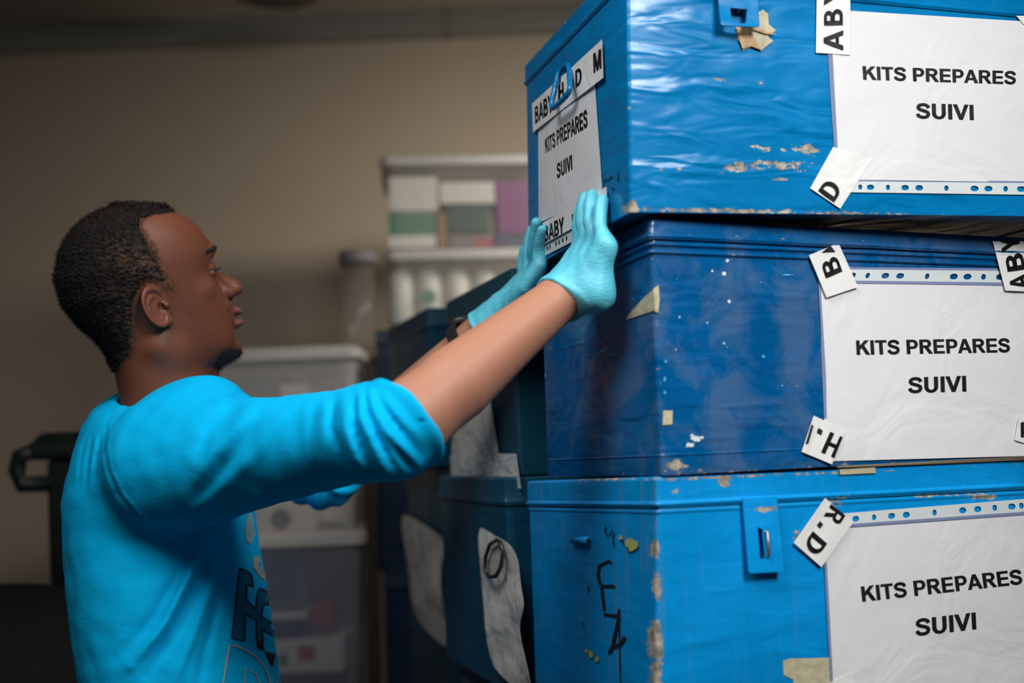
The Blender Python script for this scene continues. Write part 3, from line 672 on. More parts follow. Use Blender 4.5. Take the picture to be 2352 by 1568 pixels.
def tote(x0, x1, y0, y1, z0, z1, rot, org, mat, label, group=None):
    """open rounded tub with a lipped lid; coordinates relative to org"""
    root = empty('storage_box', org, rot); tp = .014
    def ring(ins, z, r=.03, n=5):
        X0, X1, Y0, Y1 = x0+ins, x1-ins, y0+ins, y1-ins; o = []
        for cx, cy, a0 in ((X1-r, Y0+r, -90), (X1-r, Y1-r, 0), (X0+r, Y1-r, 90), (X0+r, Y0+r, 180)):
            for i in range(n+1): a = math.radians(a0+90*i/n); o.append((cx+r*math.cos(a), cy+r*math.sin(a), z))
        return o
    def loft(rs, name, mat, cap0=True, cap1=True, parent=None):
        v = [p for r in rs for p in r]; n = len(rs[0]); f = [(i*n+j, i*n+(j+1) % n, (i+1)*n+(j+1) % n, (i+1)*n+j) for i in range(len(rs)-1) for j in range(n)]
        if cap0: f.append(tuple(range(n))[::-1])
        if cap1: f.append(tuple((len(rs)-1)*n+j for j in range(n)))
        return shade_auto(mesh_obj(name, v, f, mat, parent or root), 40)
    H = z1-z0
    loft([ring(.030, z0+.001), ring(.026, z0+.006), ring(.010, z1-.045), ring(.004, z1-.04), ring(.004, z1-.036)], 'tub', mat, True, False)
    loft([ring(.002, z1-.036), ring(-.004, z1-.034), ring(-.006, z1-.012), ring(.004, z1-.004), ring(.02, z1-.004), ring(.024, z1), ring(.05, z1)], 'lid', M['plastic_lid'])
    tag(root, label, 'storage box', group); return root
def carton(name, x0, x1, y0, y1, z0, z1, org, rot, mats, stripe=None, label=None, cat='carton', group=None):
    root = MB().box(x0, x1, y0, y1, z0, z1, 0, .003)
    if stripe:
        for sx0, sx1, s0, s1 in stripe: root.box(sx0, sx1, y0-.0015, y0-.0002, s0, s1, 1)
    o = root.build(name, mats); o.location = org; o.rotation_euler = (0, 0, rot); tag(o, label, cat, group); return o
# white lidded boxes behind the man: three in a stack on a pallet
ox = P(825, 1000, 2.6); X1 = ox[0]
zt = P(700, 790, 2.6)[2]; zm = P(700, 1222, 2.6)[2]; zl = zm-(zt-zm)
org = (X1, 2.62, 0)
GTB = 'clear boxes stacked behind the man'
for i, (a, b, mt, lb) in enumerate(((zm+.002, zt, 'plastic', 'cloudy clear storage box behind the man, holding a white paper roll'), (zl+.002, zm, 'bluegrey', 'bluish clear storage box under the one with the paper roll'), (zl-(zt-zm)+.002, zl, 'plastic', 'clear storage box lowest of the stack behind the man'))):
    tote(-.50, 0, 0, .42, a, b, .0, org, M[mt], lb, GTB)
pz = zl-(zt-zm)
pal = empty('pallet', org)
for k_ in range(3): MB().box(-.50+.20*k_, -.42+.20*k_, 0, .42, 0, pz-.02).build('bearer', M['brown'], pal)
for k_ in range(4): MB().box(-.50, .0, .01+.105*k_, .09+.105*k_, pz-.02, pz).build('board', M['brown'], pal)
tag(pal, 'low wooden pallet under the clear boxes', 'pallet')
yy = .04
rl = P(655, 1190, 2.68)
r0 = empty('paper_roll', rl)
MB().lathe([(.028, -.05), (.088, -.05), (.092, -.046), (.092, .046), (.088, .05), (.028, .05), (.028, -.05)], (0, 0, 0), 32, 0, (0, 1, 0)).build('roll', M['roll'], r0, True)
MB().lathe([(.024, -.049), (.028, -.049), (.028, .049), (.024, .049), (.024, -.049)], (0, 0, 0), 24, 0, (0, 1, 0)).build('core', M['greycard'], r0, True)
tag(r0, 'white paper roll lying on its side inside the clear box', 'paper roll')
def inside(name, px0, px1, py0, py1, d, dep, mat, label, cat='carton', group=None, stripe=None, mats=None):
    a = P(px0, py1, d); b = P(px1, py0, d)
    o = MB().box(0, b[0]-a[0], 0, dep, 0, b[2]-a[2], 0, .004)
    for (u0, u1, v0, v1, mi) in (stripe or ()): o.box(u0*(b[0]-a[0]), u1*(b[0]-a[0]), -.0015, -.0002, v0*(b[2]-a[2]), v1*(b[2]-a[2]), mi)
    o = o.build(name, [M[x] for x in ([mat]+(mats or []))]); o.location = a; tag(o, label, cat, group); return o
GI = 'cartons inside the clear boxes behind the man'
inside('carton', 735, 785, 1135, 1200, 2.70, .1, 'white', 'small white carton beside the paper roll', group=GI)
inside('carton', 645, 700, 880, 960, 2.70, .12, 'white', 'pale carton with a dark teal mark inside the upper clear box', group=GI, stripe=[(.3, .65, .2, .6, 1)], mats=['dgreen'])
inside('carton', 520, 640, 860, 1120, 2.72, .2, 'greycard', 'grey carton standing in the upper clear box behind the sleeve', group=GI)
inside('carton', 705, 800, 840, 1120, 2.74, .2, 'greycard', 'tall grey carton at the right inside the upper clear box', group=GI)
inside('carton', 500, 695, 1290, 1400, 2.70, .24, 'greycard', 'grey framed carton in the lower clear box', group=GI, stripe=[(.1, .93, .12, .88, 1)], mats=['navy'])
inside('carton', 500, 705, 1404, 1430, 2.68, .2, 'white', 'flat white carton in the lower clear box', group=GI)
inside('carton', 500, 690, 1432, 1462, 2.69, .2, 'navy', 'flat navy carton under the white one', group=GI)
inside('carton', 715, 760, 1390, 1440, 2.68, .1, 'red', 'small red carton at the right in the lower clear box', group=GI)
inside('carton', 560, 785, 1466, 1550, 2.67, .2, 'white', 'white carton with red and teal print at the bottom of the clear box', group=GI, stripe=[(.55, .72, .35, .8, 1), (.35, .45, .2, .6, 2)], mats=['red', 'green'])
# tall clear boxes on top of the dark trunks
ob = P(892, 740, 2.86); zb_ = 1.655; zs = P(900, 565, 2.86)[2]; zz = P(900, 338, 2.86)[2]
rr = .10; og = (ob[0], ob[1], 0)
GC = 'clear boxes on top of the dark trunks'
tote(0, .62, 0, .36, zb_+.002, zs, rr, og, M['clearer'], 'clear storage box full of white bottles with green dots', GC)
tote(-.01, .62, 0, .36, zs+.002, zz, rr, og, M['clearer'], 'tall clear storage box of green striped cartons, topmost by the wall', GC)
def rel(px, py): # local x,z on the front of those boxes
    a, b = 0., 3.; p = None
    for _ in range(30):
        mdl = 2.86+a*0
        p = P(px, py, 2.86+.10*a); a = ((p[0]-og[0])*math.cos(rr)+(p[1]-og[1])*math.sin(rr))
    return a, p[2]
def boxin(px0, px1, py0, py1, mat, label, stripe=(), mats=(), y=.04, dep=.2, name='carton', group='cartons in the tall clear box'):
    x0, z0 = rel(px0, py1); x1, z1 = rel(px1, py0)
    return carton(name, x0, x1, y, y+dep, z0, z1, og, rr, [M[mat]]+[M[q] for q in mats], [(x0+u0*(x1-x0), x0+u1*(x1-x0), z0+v0*(z1-z0), z0+v1*(z1-z0)) for u0, u1, v0, v1 in stripe], label, 'carton', group)
boxin(892, 1005, 385, 470, 'white', 'white carton at the upper left in the tall clear box')
boxin(1012, 1140, 398, 452, 'white', 'white carton beside the left one, upper row of the tall clear box')
boxin(892, 1000, 474, 558, 'white', 'white carton with a green band, lower left in the tall clear box', [(0, 1, .35, .98)], ['green'])
boxin(1030, 1130, 456, 520, 'dgreen', 'dark green carton in the tall clear box')
boxin(1007, 1026, 474, 560, 'brown', 'narrow brown carton between the green banded and dark green ones')
boxin(1032, 1135, 523, 560, 'greycard', 'grey and red carton under the dark green one', [(.6, 1, .1, .6)], ['red'])
boxin(1150, 1235, 390, 520, 'purple', 'purple carton at the right end of the tall clear box', y=.06)
boxin(1142, 1235, 523, 560, 'navy', 'dark carton under the purple one')
bl = ['white bottle with a green dot, left of the two dotted ones', 'white bottle with a green dot beside the blue trunk lid', 'plain white bottle at the left end of the bottle box', 'plain white bottle between the two dotted bottles']
for i, (px, dot) in enumerate(((988, 1), (1122, 1), (921, 0), (1055, 0))):
    x0, z0 = rel(px, 738); x1, z1 = rel(px, 575); H = z1-z0
    e = empty('bottle', (og[0]+x0*math.cos(rr)-.10*math.sin(rr), og[1]+x0*math.sin(rr)+.10*math.cos(rr), z0), rr)
    R_ = .0405
    MB().lathe([(R_*.9, 0), (R_, .006), (R_, H*.72), (R_*.8, H*.80), (R_*.45, H*.86), (R_*.45, H*.88)], (0, 0, 0), 20).build('bottle_body', M['bottle'], e, True)
    MB().lathe([(R_*.5, H*.86), (R_*.5, H), (R_*.45, H+.001)], (0, 0, 0), 20).build('cap', M['white'], e, True)
    if dot: MB().lathe([(.022, 0), (.022, .001)], (0, -R_-.0002, H*.40), 16, 0, (0, -1, 0)).build('printed_dot', M['green'], e)
    tag(e, bl[i], 'bottle', 'white bottles in the clear box')
# small clear jar on the stacked boxes
j = empty('glass_jar', (P(836, 780, 2.70)[0]-.02, 2.74, zt+.001)); hj = P(836, 572, 2.74)[2]-zt
M['jar'] = clear_plastic('grey_clear_jar', (.36, .33, .30), .26, .2)
MB().lathe([(.040, 0), (.045, .005), (.045, hj-.035)], (0, 0, 0), 24).build('jar_body', M['jar'], j, True)
MB().lathe([(.053, hj-.035), (.055, hj-.03), (.055, hj-.006), (.05, hj)], (0, 0, 0), 24).build('lid', M['greycard'], j, True)
tag(j, 'narrow clear jar with a dull lid standing left of the tall clear boxes', 'jar')
# dark brown post between the boxes and the trunks
M['darkbrown'] = simple('dark_brown', (.030, .022, .016), .7, var=.3, nscale=20)
pa_, pb_ = P(835, 1000, 2.66), P(858, 1000, 2.66)
o = MB().box(pa_[0], pb_[0], 2.67, 2.725, 0, 1.56, 0, .003).build('dark_bar', M['darkbrown'])
tag(o, 'dark brown post between the cloudy boxes behind the man and the night blue trunks', 'bar')
# dark bin and bag at the left
M['bin'] = simple('dark_green_plastic', (.006, .014, .011), .5)
M['bag'] = simple('black_fabric', (.006, .007, .008), .8, bump=.3)
bt = P(100, 1000, 2.35); bx = P(48, 1000, 2.10)[0]-.02
bn = empty('bin', (bx, 2.36, 0))
zt_ = bt[2]
def taper(name, rs, mat, parent):
    v = []; f = []
    for (x0, x1, y0, y1, z) in rs: v += [(x0, y0, z), (x1, y0, z), (x1, y1, z), (x0, y1, z)]
    for i in range(len(rs)-1):
        for q_ in range(4): f.append((i*4+q_, i*4+(q_+1) % 4, (i+1)*4+(q_+1) % 4, (i+1)*4+q_))
    f += [(3, 2, 1, 0), tuple(len(v)-4+q_ for q_ in range(4))]
    o = mesh_obj(name, v, f, mat, parent); b_ = o.modifiers.new('b', 'BEVEL'); b_.width = .012; b_.segments = 3; return o
taper('bin_body', [(.09, .26, -.18, .18, 0), (.05, .28, -.21, .20, zt_-.06)], M['bin'], bn)
taper('bin_lid', [(.02, .29, -.23, .22, zt_-.06), (.015, .29, -.23, .22, zt_-.03), (.03, .28, -.20, .20, zt_)], M['bin'], bn)
MB().tube([(.03, -.22, zt_-.04), (.0, -.22, zt_-.05), (-.005, -.22, zt_-.08), (.005, -.22, zt_-.11), (.06, -.20, zt_-.11)], .018, 10).build('handle', M['bin'], bn, True)
tag(bn, 'dark green plastic bin with a lipped lid behind the man\'s back', 'bin')
sk = P(20, 1345, 1.85)
rs = []
bgm = bmesh.new(); bmesh.ops.create_uvsphere(bgm, u_segments=32, v_segments=20, radius=1)
for q_ in bgm.verts:
    x, y, z = q_.co; n_ = .05*math.sin(5*x+3*z)+.04*math.sin(7*y+4*x)
    q_.co = Vector((math.copysign(abs(x)**.7, x)*.42*(1+n_), math.copysign(abs(y)**.7, y)*.20*(1+n_), math.copysign(abs(z)**.6, z)*.5*sk[2]*(1+.15*n_)+.5*sk[2]))
me = bpy.data.meshes.new('sack'); bgm.to_mesh(me); bgm.free()
sk_o = link('sack', me, M['bag'], None, True); sk_o.location = (sk[0]-.05, 1.88, 0)
tag(sk_o, 'black stuffed sack at the lower left beside the bin', 'sack')

# ------------------------------------------------------------------ the man: smooth implicit surfaces meshed once
def unit(v): v = np.asarray(v, float); return v/np.linalg.norm(v)
def smin(a, b, k):
    h = np.clip(.5+.5*(b-a)/k, 0, 1); return b*(1-h)+a*h-k*h*(1-h)
def smax(a, b, k): return -smin(-a, -b, k)
def cone(p, a, b, ra, rb):
    a = np.asarray(a, float); b = np.asarray(b, float); ab = b-a; q = p-a
    t = np.clip(q @ ab/(ab @ ab), 0, 1); return np.linalg.norm(q-t[:, None]*ab, axis=1)-(ra+(rb-ra)*t)
def chain(p, pts, rs, k=.008):
    d = None
    for i in range(len(pts)-1):
        e = cone(p, pts[i], pts[i+1], rs[i], rs[i+1]); d = e if d is None else np.minimum(d, e)
    return d
def ell(p, c, r, R=None):
    q = p-np.asarray(c, float)
    if R is not None: q = q @ R
    q = q/np.asarray(r, float); l = np.linalg.norm(q, axis=1); g = np.linalg.norm(q/np.asarray(r, float), axis=1)
    return l*(l-1)/(g+1e-9)
_rg = np.random.default_rng(5)
_K = [(unit(_rg.normal(size=3)), _rg.uniform(0, 6.28)) for _ in range(24)]
def wob(p, wl, n=9, o=0):
    s_ = 0
    for i in range(n):
        dr, ph = _K[(i+o) % 24]; s_ = s_+np.sin(p @ dr*(6.283/wl*(1+.35*(i % 3)))+ph+1.5*np.sin(p @ _K[(i+7+o) % 24][0]*(3.1/wl)))
    return s_/n**.5
def nets(f, lo, hi, h, B_=14, slack=1.5):
    """surface nets over a box, evaluated only near the surface"""
    lo = np.asarray(lo, float); hi = np.asarray(hi, float); nb = np.maximum(1, np.ceil((hi-lo)/h/B_).astype(int)); N = nb*B_
    g = np.full(N, 1., np.float32)
    bi = np.stack(np.meshgrid(*[np.arange(k) for k in nb], indexing='ij'), -1).reshape(-1, 3)
    cen = lo+(bi*B_+(B_-1)/2)*h; d = f(cen); rad = B_*h*.87*slack+.006
    r = np.stack(np.meshgrid(*[np.arange(B_)]*3, indexing='ij'), -1).reshape(-1, 3)
    near = np.abs(d) < rad
    for b, dv in zip(bi[~near], d[~near]):
        g[b[0]*B_:(b[0]+1)*B_, b[1]*B_:(b[1]+1)*B_, b[2]*B_:(b[2]+1)*B_] = dv
    nbk = bi[near]
    for s0 in range(0, len(nbk), 40):
        bb = nbk[s0:s0+40]; idx = bb[:, None, :]*B_+r[None]
        v = f((lo+idx*h).reshape(-1, 3)).reshape(len(bb), -1)
        g[idx[..., 0], idx[..., 1], idx[..., 2]] = v
    ins = g < 0
    # active cells
    c = np.zeros(N-1, np.int8)
    for dx in (0, 1):
        for dy in (0, 1):
            for dz in (0, 1): c += ins[dx:N[0]-1+dx, dy:N[1]-1+dy, dz:N[2]-1+dz]
    act = (c > 0) & (c < 8); ci = np.argwhere(act); ids = np.full(N-1, -1, np.int64); ids[act] = np.arange(len(ci))
    acc = np.zeros((len(ci), 3)); cnt = np.zeros(len(ci))
    co = [(0,0,0),(1,0,0),(0,1,0),(1,1,0),(0,0,1),(1,0,1),(0,1,1),(1,1,1)]
    for i in range(8):
        for j in range(i+1, 8):
            a, b = np.array(co[i]), np.array(co[j])
            if np.abs(a-b).sum() != 1: continue
            ga = g[tuple((ci+a).T)].astype(float); gb = g[tuple((ci+b).T)].astype(float); m_ = (ga < 0) != (gb < 0)
            t = np.where(m_, ga/np.where(m_, ga-gb, 1), 0); pt = a+(b-a)*t[:, None]
            acc[m_] += pt[m_]; cnt[m_] += 1
    v = lo+(ci+acc/cnt[:, None])*h
    fc = []
    for ax in range(3):
        u, w_ = [(1, 2), (2, 0), (0, 1)][ax]
        sl0 = [slice(None)]*3; sl1 = [slice(None)]*3; sl0[ax] = slice(0, -1); sl1[ax] = slice(1, None)
        e = np.argwhere(ins[tuple(sl0)] != ins[tuple(sl1)])
        e = e[(e[:, u] > 0) & (e[:, w_] > 0) & (e[:, u] < N[u]-1) & (e[:, w_] < N[w_]-1)]
        ou = np.zeros(3, int); ou[u] = 1; ow = np.zeros(3, int); ow[w_] = 1
        q_ = np.stack([ids[tuple((e-ou-ow).T)], ids[tuple((e-ow).T)], ids[tuple(e.T)], ids[tuple((e-ou).T)]], 1)
        flip = ~ins[tuple(e.T)]; q_[flip] = q_[flip][:, ::-1]; fc.append(q_)
    fc = np.concatenate(fc); fc = fc[(fc >= 0).all(1)]
    return v, fc
def np_mesh(name, v, fc, mats, parent, attrs=None):
    me = bpy.data.meshes.new(name); me.vertices.add(len(v)); me.vertices.foreach_set('co', np.asarray(v, np.float32).ravel())
    me.loops.add(len(fc)*4); me.loops.foreach_set('vertex_index', np.asarray(fc, np.int32).ravel())
    me.polygons.add(len(fc)); me.polygons.foreach_set('loop_start', np.arange(len(fc), dtype=np.int32)*4)
    me.update(calc_edges=True); me.validate()
    for k_, a_ in (attrs or {}).items():
        at = me.attributes.new(k_, 'FLOAT', 'POINT'); at.data.foreach_set('value', np.asarray(a_, np.float32))
    return link(name, me, mats, parent, True)

# --- head frame: origin (340,660) at depth DH, 1 unit = 1 photo pixel there
DH = 1.37; U = DH/F; HO = P(340, 660, DH)
ray = unit(HO-CAM); e1 = unit(CM[:, 0]-ray*(CM[:, 0] @ ray)); e2 = np.cross(e1, ray); e2 = e2 if e2 @ CM[:, 2] > 0 else -e2; e3 = -ray
TH = math.acos(float(ray @ CM[:, 1])); YH = math.radians(14)
HF = math.cos(YH)*e1-math.sin(YH)*e3; HR = math.cos(YH)*e3+math.sin(YH)*e1; HU = e2
HB_ = np.stack([HF, HU, HR], 1)
CY_, SY_ = math.cos(YH)/math.cos(TH), math.sin(YH)/math.cos(TH)   # image px per unit, off axis
def hx(px, z=0.):                                # forward head coordinate of image column px at lateral z
    k_ = (np.asarray(px, float)-CX)/F; o_ = (HO-CAM) @ CM+z*U*(HR @ CM); h_ = HF @ CM
    return (k_*o_[1]-o_[0])/(U*(h_[0]-k_*h_[1]))
def HP(px, py, z): return np.array([float(hx(px, z)), 660-py, z])   # head coordinates of an image point at lateral z
def smooth_tab(y, cols, n=240, sig=5):
    yy_ = np.linspace(min(y), max(y), n); out = []
    for c in cols:
        q = np.interp(yy_, y, c); kx = np.arange(-3*sig, 3*sig+1); kk = np.exp(-.5*(kx/sig)**2); kk /= kk.sum()
        out.append(np.convolve(np.pad(q, 3*sig, 'reflect', reflect_type='odd'), kk, 'valid'))
    return yy_, out
HT_ = [(480, 262, 380, 40), (487, 236, 406, 72), (500, 212, 432, 92), (520, 187, 454, 107), (545, 166, 472, 116), (575, 151, 484, 121), (600, 144, 481, 123), (625, 141, 480, 121),
       (650, 140, 492, 117), (675, 143, 507, 112), (700, 150, 519, 107), (725, 163, 524, 102), (750, 184, 530, 97), (775, 212, 535, 90), (800, 240, 533, 82), (820, 262, 528, 70), (836, 290, 515, 54), (848, 320, 485, 38)]
hy = [t[0] for t in HT_]
HY, (HXB, HXF, HWD) = smooth_tab(hy, [[t[1] for t in HT_], [t[2] for t in HT_], [t[3] for t in HT_]])
def slices(p, X, Yp, Z, ytab, xb, xf, wd, xc, pw):
    b_ = np.interp(Yp, ytab, xb); f_ = np.interp(Yp, ytab, xf); w_ = np.interp(Yp, ytab, wd); c_ = b_+(f_-b_)*xc
    dx = X-c_; A = np.where(dx > 0, f_-c_, c_-b_); rho = ((np.abs(dx)/A)**pw+(np.abs(Z)/w_)**pw)**(1/pw)+1e-6
    r_ = np.sqrt(dx*dx+Z*Z); d = r_-r_/rho
    d = np.where(r_ < 4, -np.minimum(A, w_), d)
    return np.maximum(d, np.maximum(ytab[0]-Yp, Yp-ytab[-1]))
def rot2(a):   # rotation in the sagittal plane
    c, s = math.cos(math.radians(a)), math.sin(math.radians(a)); return np.array([[c, -s, 0], [s, c, 0], [0, 0, 1]])
EYE = 50
def head_u(q):
    """distance in units, q in head units (forward, up, to his right)"""
    X, Y, Z = q[:, 0], q[:, 1], q[:, 2]; az = np.abs(Z); qa = np.stack([X, Y, az], 1); Yp = 660-Y
    d = slices(q, X, Yp, Z, HY, hx(HXB+6)*.985, hx(HXF), HWD, .48, 2.25)
    d = smin(d, ell(q, (-34, 30, 0), (152, 140, 118), rot2(20)), 14)
    d = smin(d, ell(qa, (hx(468), 88, 0), (22, 17, 62)), 16)              # brow ridge
    d = smin(d, ell(qa, HP(462, 664, 66), (26, 22, 22)), 22)              # cheekbone
    d = smin(d, ell(q, (hx(494), 660-724, 0), (47, 44, 46)), 18)          # muzzle
    d = smin(d, ell(q, (hx(521), 660-807, 0), (34, 27, 30)), 16)          # chin
    d = smin(d, cone(qa, HP(360, 792, 82), (hx(505), 660-822, 14), 22, 18), 18)   # jaw line
    d = smax(d, -ell(qa, (hx(503), 660-616, 46), (25, 15, 28)), 9)        # eye hollows
    eb = np.linalg.norm(qa-np.array([hx(462), 660-620, EYE-4]), axis=1)-21
    lid = eb-2.4; lid = np.maximum(lid, (660-620)-Y+.10*(X-hx(462)))      # upper lid
    low = np.maximum(eb-1.8, Y-(660-625))                                 # lower lid
    d = smin(d, np.minimum(lid, low), 4)
    # nose
    d = smin(d, cone(qa, (hx(476), 660-628, 9), (hx(508), 660-666, 17), 12, 15), 10)
    d = smin(d, chain(q, [(hx(470), 660-602, 0), (hx(487), 660-623, 0), (hx(512), 660-641, 0), (hx(538), 660-657, 0)], [10, 11, 13, 16]), 9)
    d = smin(d, ell(q, (hx(539), 660-664, 0), (19, 16, 19)), 6)
    d = smin(d, ell(qa, (hx(517), 660-671, 21), (20, 14.5, 12)), 6)
    d = smax(d, -ell(qa, (hx(530), 660-684, 10), (9, 6, 5)), 3)
    d = smin(d, cone(q, (hx(532), 660-680, 0), (hx(524), 660-696, 0), 6, 8), 6)
    # lips
    d = smax(d, -ell(q, (hx(537), 660-727, 0), (22, 4.0, 34)), 3)
    d = smin(d, ell(qa, (hx(526), 660-713, 6), (29, 13, 27), rot2(-14)), 3)
    d = smin(d, ell(qa, (hx(528), 660-746, 4), (31, 15, 28), rot2(8)), 4)
    d = smax(d, -ell(q, (hx(561), 660-777, 0), (14, 10, 40)), 8)
    # ears
    d = smin(d, ell(qa, HP(388, 800, 74), (42, 40, 28)), 22)
    EC = HP(356, 702, 112); t = rot2(24)
    tilt = np.array([[1, 0, .0], [0, 1, 0], [0, 0, 1]])
    qe = (qa-EC); qe = qe @ t; ox = qe[:, 0]; oy = qe[:, 1]; oz = qe[:, 2]-.42*(-qe[:, 0])-6       # ear flares out to the back
    el = np.sqrt((ox/31)**2+(oy/47)**2); er = (el-1)*36
    plate = np.sqrt(np.maximum(er+5, 0)**2+oz**2)-5
    rim = np.sqrt((er+4)**2+(oz-6)**2)-5.5; rim = np.maximum(rim, (ox-18)-oy*.15)
    anti = np.sqrt(((np.sqrt(((ox+2)/17)**2+((oy+4)/28)**2)-1)*20)**2+(oz-4)**2)-4; anti = np.maximum(anti, ox-4)
    lobe = np.linalg.norm((qe-np.array([12, -40, 2]))/np.array([1, 1, .6]), axis=1)-11
    trag = np.linalg.norm(qe-np.array([21, -6, 5]), axis=1)-8
    ear = smin(smin(plate, np.minimum(rim, anti), 4), np.minimum(lobe*.6, trag), 5)
    ear = smax(ear, -(np.linalg.norm((qe-np.array([9, -7, 4]))/np.array([1, 1.3, 1.2]), axis=1)-8), 4)
    root_ = cone(qe, (4, 14, -14), (8, -16, -14), 14, 12)
    d = smin(d, root_, 8)
    d = smin(d, ear, 5)
    return d
NB = (np.array([hx(372), 660-760, 0]), np.array([hx(372), 660-905, -6]), np.array([hx(360), 660-990, -6]))
def neck_u(q):
    qs = q*np.array([1, 1, 1.0])
    d = cone(qs, (hx(345), 660-770, 0), (hx(376), 660-910, 0), 96, 98)
    d = smin(d, cone(qs, (hx(376), 660-910, 0), (hx(378), 660-1000, 0), 98, 112), 10)
    az = np.abs(q[:, 2]); qa = np.stack([q[:, 0], q[:, 1], az], 1)
    d = smin(d, cone(qa, HP(362, 790, 84), (hx(470), 660-905, 18), 16, 17), 22)     # neck muscle
    d = smin(d, cone(q, (hx(470), 660-838, 0), (hx(477), 660-905, 0), 20, 18), 16)
    d = smin(d, ell(q, (hx(481), 660-878, 0), (17, 28, 22)), 14)
    return d
def head_full_u(q): return smin(head_u(q), neck_u(q), 30)
def to_head(p): return ((p-HO) @ HB_)/U
def head_f(p): return head_full_u(to_head(p))*U

# --- arms and hands
S_R = P(415, 1040, 1.30); E_R = P(943, 966, 1.055); W_R = P(1286, 684, 1.165)
S_L = P(470, 1010, 1.62); E_L = P(744, 1090, 1.58); W_L = P(1106, 759, 1.455)
def on_side(px, py, lift):   # point in front of the end of the top trunk
    return T.world(*T.side(px, py, lift))
nT = T.R @ np.array([-1., 0, 0]); bT = T.R @ np.array([0, 1., 0]); uT = T.R @ np.array([0, 0, 1.])
def finger(base, tip, bulge, n=3):
    base = np.asarray(base); tip = np.asarray(tip); pts = []
    for t in (0, .42, .72, 1): pts.append(base*(1-t)+tip*t+nT*bulge*(math.sin(math.pi*min(1, t*1.05)))*1.0)
    return pts
dp = lambda px, py, d: P(px, py, d)
tipd = .0088
RH = []   # (points, radii)
ft = [((1384, 460), (1391, 566, 1.135), .0082), ((1360, 450), (1372, 556, 1.155), .0088), ((1345, 456), (1354, 553, 1.176), .0088), ((1339, 470), (1340, 556, 1.196), .0086)]
for (tp, kb, r_) in ft:
    tip = on_side(tp[0], tp[1], tipd); RH.append((finger(dp(*kb), tip, .006), [r_*1.12, r_*1.06, r_, r_*.92]))
kb = [np.array(RH[i][0][0]) for i in range(4)]
RPALM = [(W_R, kb[0]), (W_R, kb[1]), (W_R, kb[2]), (W_R, kb[3])]
RTH = [P(1318, 655, 1.20), P(1332, 600, 1.215), on_side(1344, 545, .012), on_side(1347, 505, .009)]
HEEL = P(1366, 672, 1.145)
fl = [((1247, 528), (1241, 622, 1.40), .0086), ((1233, 512), (1229, 618, 1.425), .0088), ((1219, 530), (1217, 622, 1.445), .0086), ((1205, 575), (1207, 640, 1.465), .0078)]
LH = []
for i, (tp, kb2, r_) in enumerate(fl):
    tip = on_side(tp[0], tp[1], tipd) if i < 2 else P(tp[0], tp[1], (1.445, 1.46)[i-2])
    LH.append((finger(P(*kb2), tip, .004), [r_*1.12, r_*1.06, r_, r_*.92]))
lkb = [np.array(LH[i][0][0]) for i in range(4)]
LTH = [P(1160, 715, 1.425), P(1205, 660, 1.385), P(1240, 610, 1.375), P(1248, 575, 1.38)]
def hand_f(p, W_, fingers, kbs, th, heel=None, el=None):
    d = None
    for pts, rs in fingers:
        e = chain(p, pts, rs); d = e if d is None else smin(d, e, .0035)
    pal = None
    for i, k_ in enumerate(kbs):
        m_ = W_*.15+k_*.85
        e = cone(p, W_+(k_-kbs[1])*.45, k_, .0175, .0112); pal = e if pal is None else smin(pal, e, .012)
    d = smin(d, pal, .007)
    d = smin(d, chain(p, th, [.016, .0125, .0105, .009]), .008)
    if heel is not None: d = smin(d, cone(p, heel, kbs[0], .021, .0105), .012); d = smin(d, cone(p, W_, heel, .022, .021), .014)
    return d
def handR(p): return hand_f(p, W_R, RH, kb, RTH, HEEL)
def handL(p): return hand_f(p, W_L, LH, lkb, LTH)
def armR(p):
    d = chain(p, [S_R2, A_R, B_R, C_R, E_R], [.066, .046, .037, .036, .0385])
    m1 = E_R*.72+W_R*.28; m2 = E_R*.4+W_R*.6
    f_ = chain(p, [E_R, m1, m2, W_R], [.0385, .0418, .0345, .0268]); return smin(d, f_, .02)
def armL(p):
    d = chain(p, [S_L, E_L], [.056, .042]); m1 = E_L*.72+W_L*.28
    return smin(d, chain(p, [E_L, m1, W_L], [.040, .039, .026]), .02)

# --- torso under and in the shirt
DT_ = 1.45; UT = DT_/F; TO = P(400, 1200, DT_); rt = unit(TO-CAM); t1 = unit(CM[:, 0]-rt*(CM[:, 0] @ rt)); t2 = np.cross(t1, rt); t2 = t2 if t2[2] > 0 else -t2; t3 = -rt
YT = math.radians(-13)
TB = np.stack([math.cos(YT)*t1-math.sin(YT)*t3, t2, math.cos(YT)*t3+math.sin(YT)*t1], 1)
# rows: py, back px, front px, half width
TT = [(884, 330, 490, 45), (893, 290, 520, 80), (906, 262, 545, 125), (925, 232, 560, 175), (950, 206, 566, 225), (965, 196, 568, 245), (1000, 184, 572, 270), (1050, 172, 576, 285), (1100, 162, 580, 292), (1160, 155, 588, 296), (1250, 165, 606, 296), (1350, 180, 628, 290), (1450, 200, 650, 282), (1568, 230, 672, 272), (1720, 255, 680, 268), (1900, 262, 682, 275)]
TY, (TXB, TXF, TW) = smooth_tab([t[0] for t in TT], [[t[1] for t in TT], [t[2] for t in TT], [t[3] for t in TT]], sig=3)
_s, _c = math.sin(YT), math.cos(YT)
TE = (TXF-TXB)/2; TA = np.sqrt(np.maximum(TE**2-(TW*_s)**2, (TE*.55)**2))/_c; ct = float(rt @ CM[:, 1]); TA = TA*ct; TCX = ((TXF+TXB)/2-400)*ct
def torso_u(q):
    return slices(q, q[:, 0], 1200-q[:, 1], q[:, 2], TY, TCX-TA, TCX+TA, TW, .5, 2.25)
def torso_f(p): return torso_u(((p-TO) @ TB)/UT)*UT
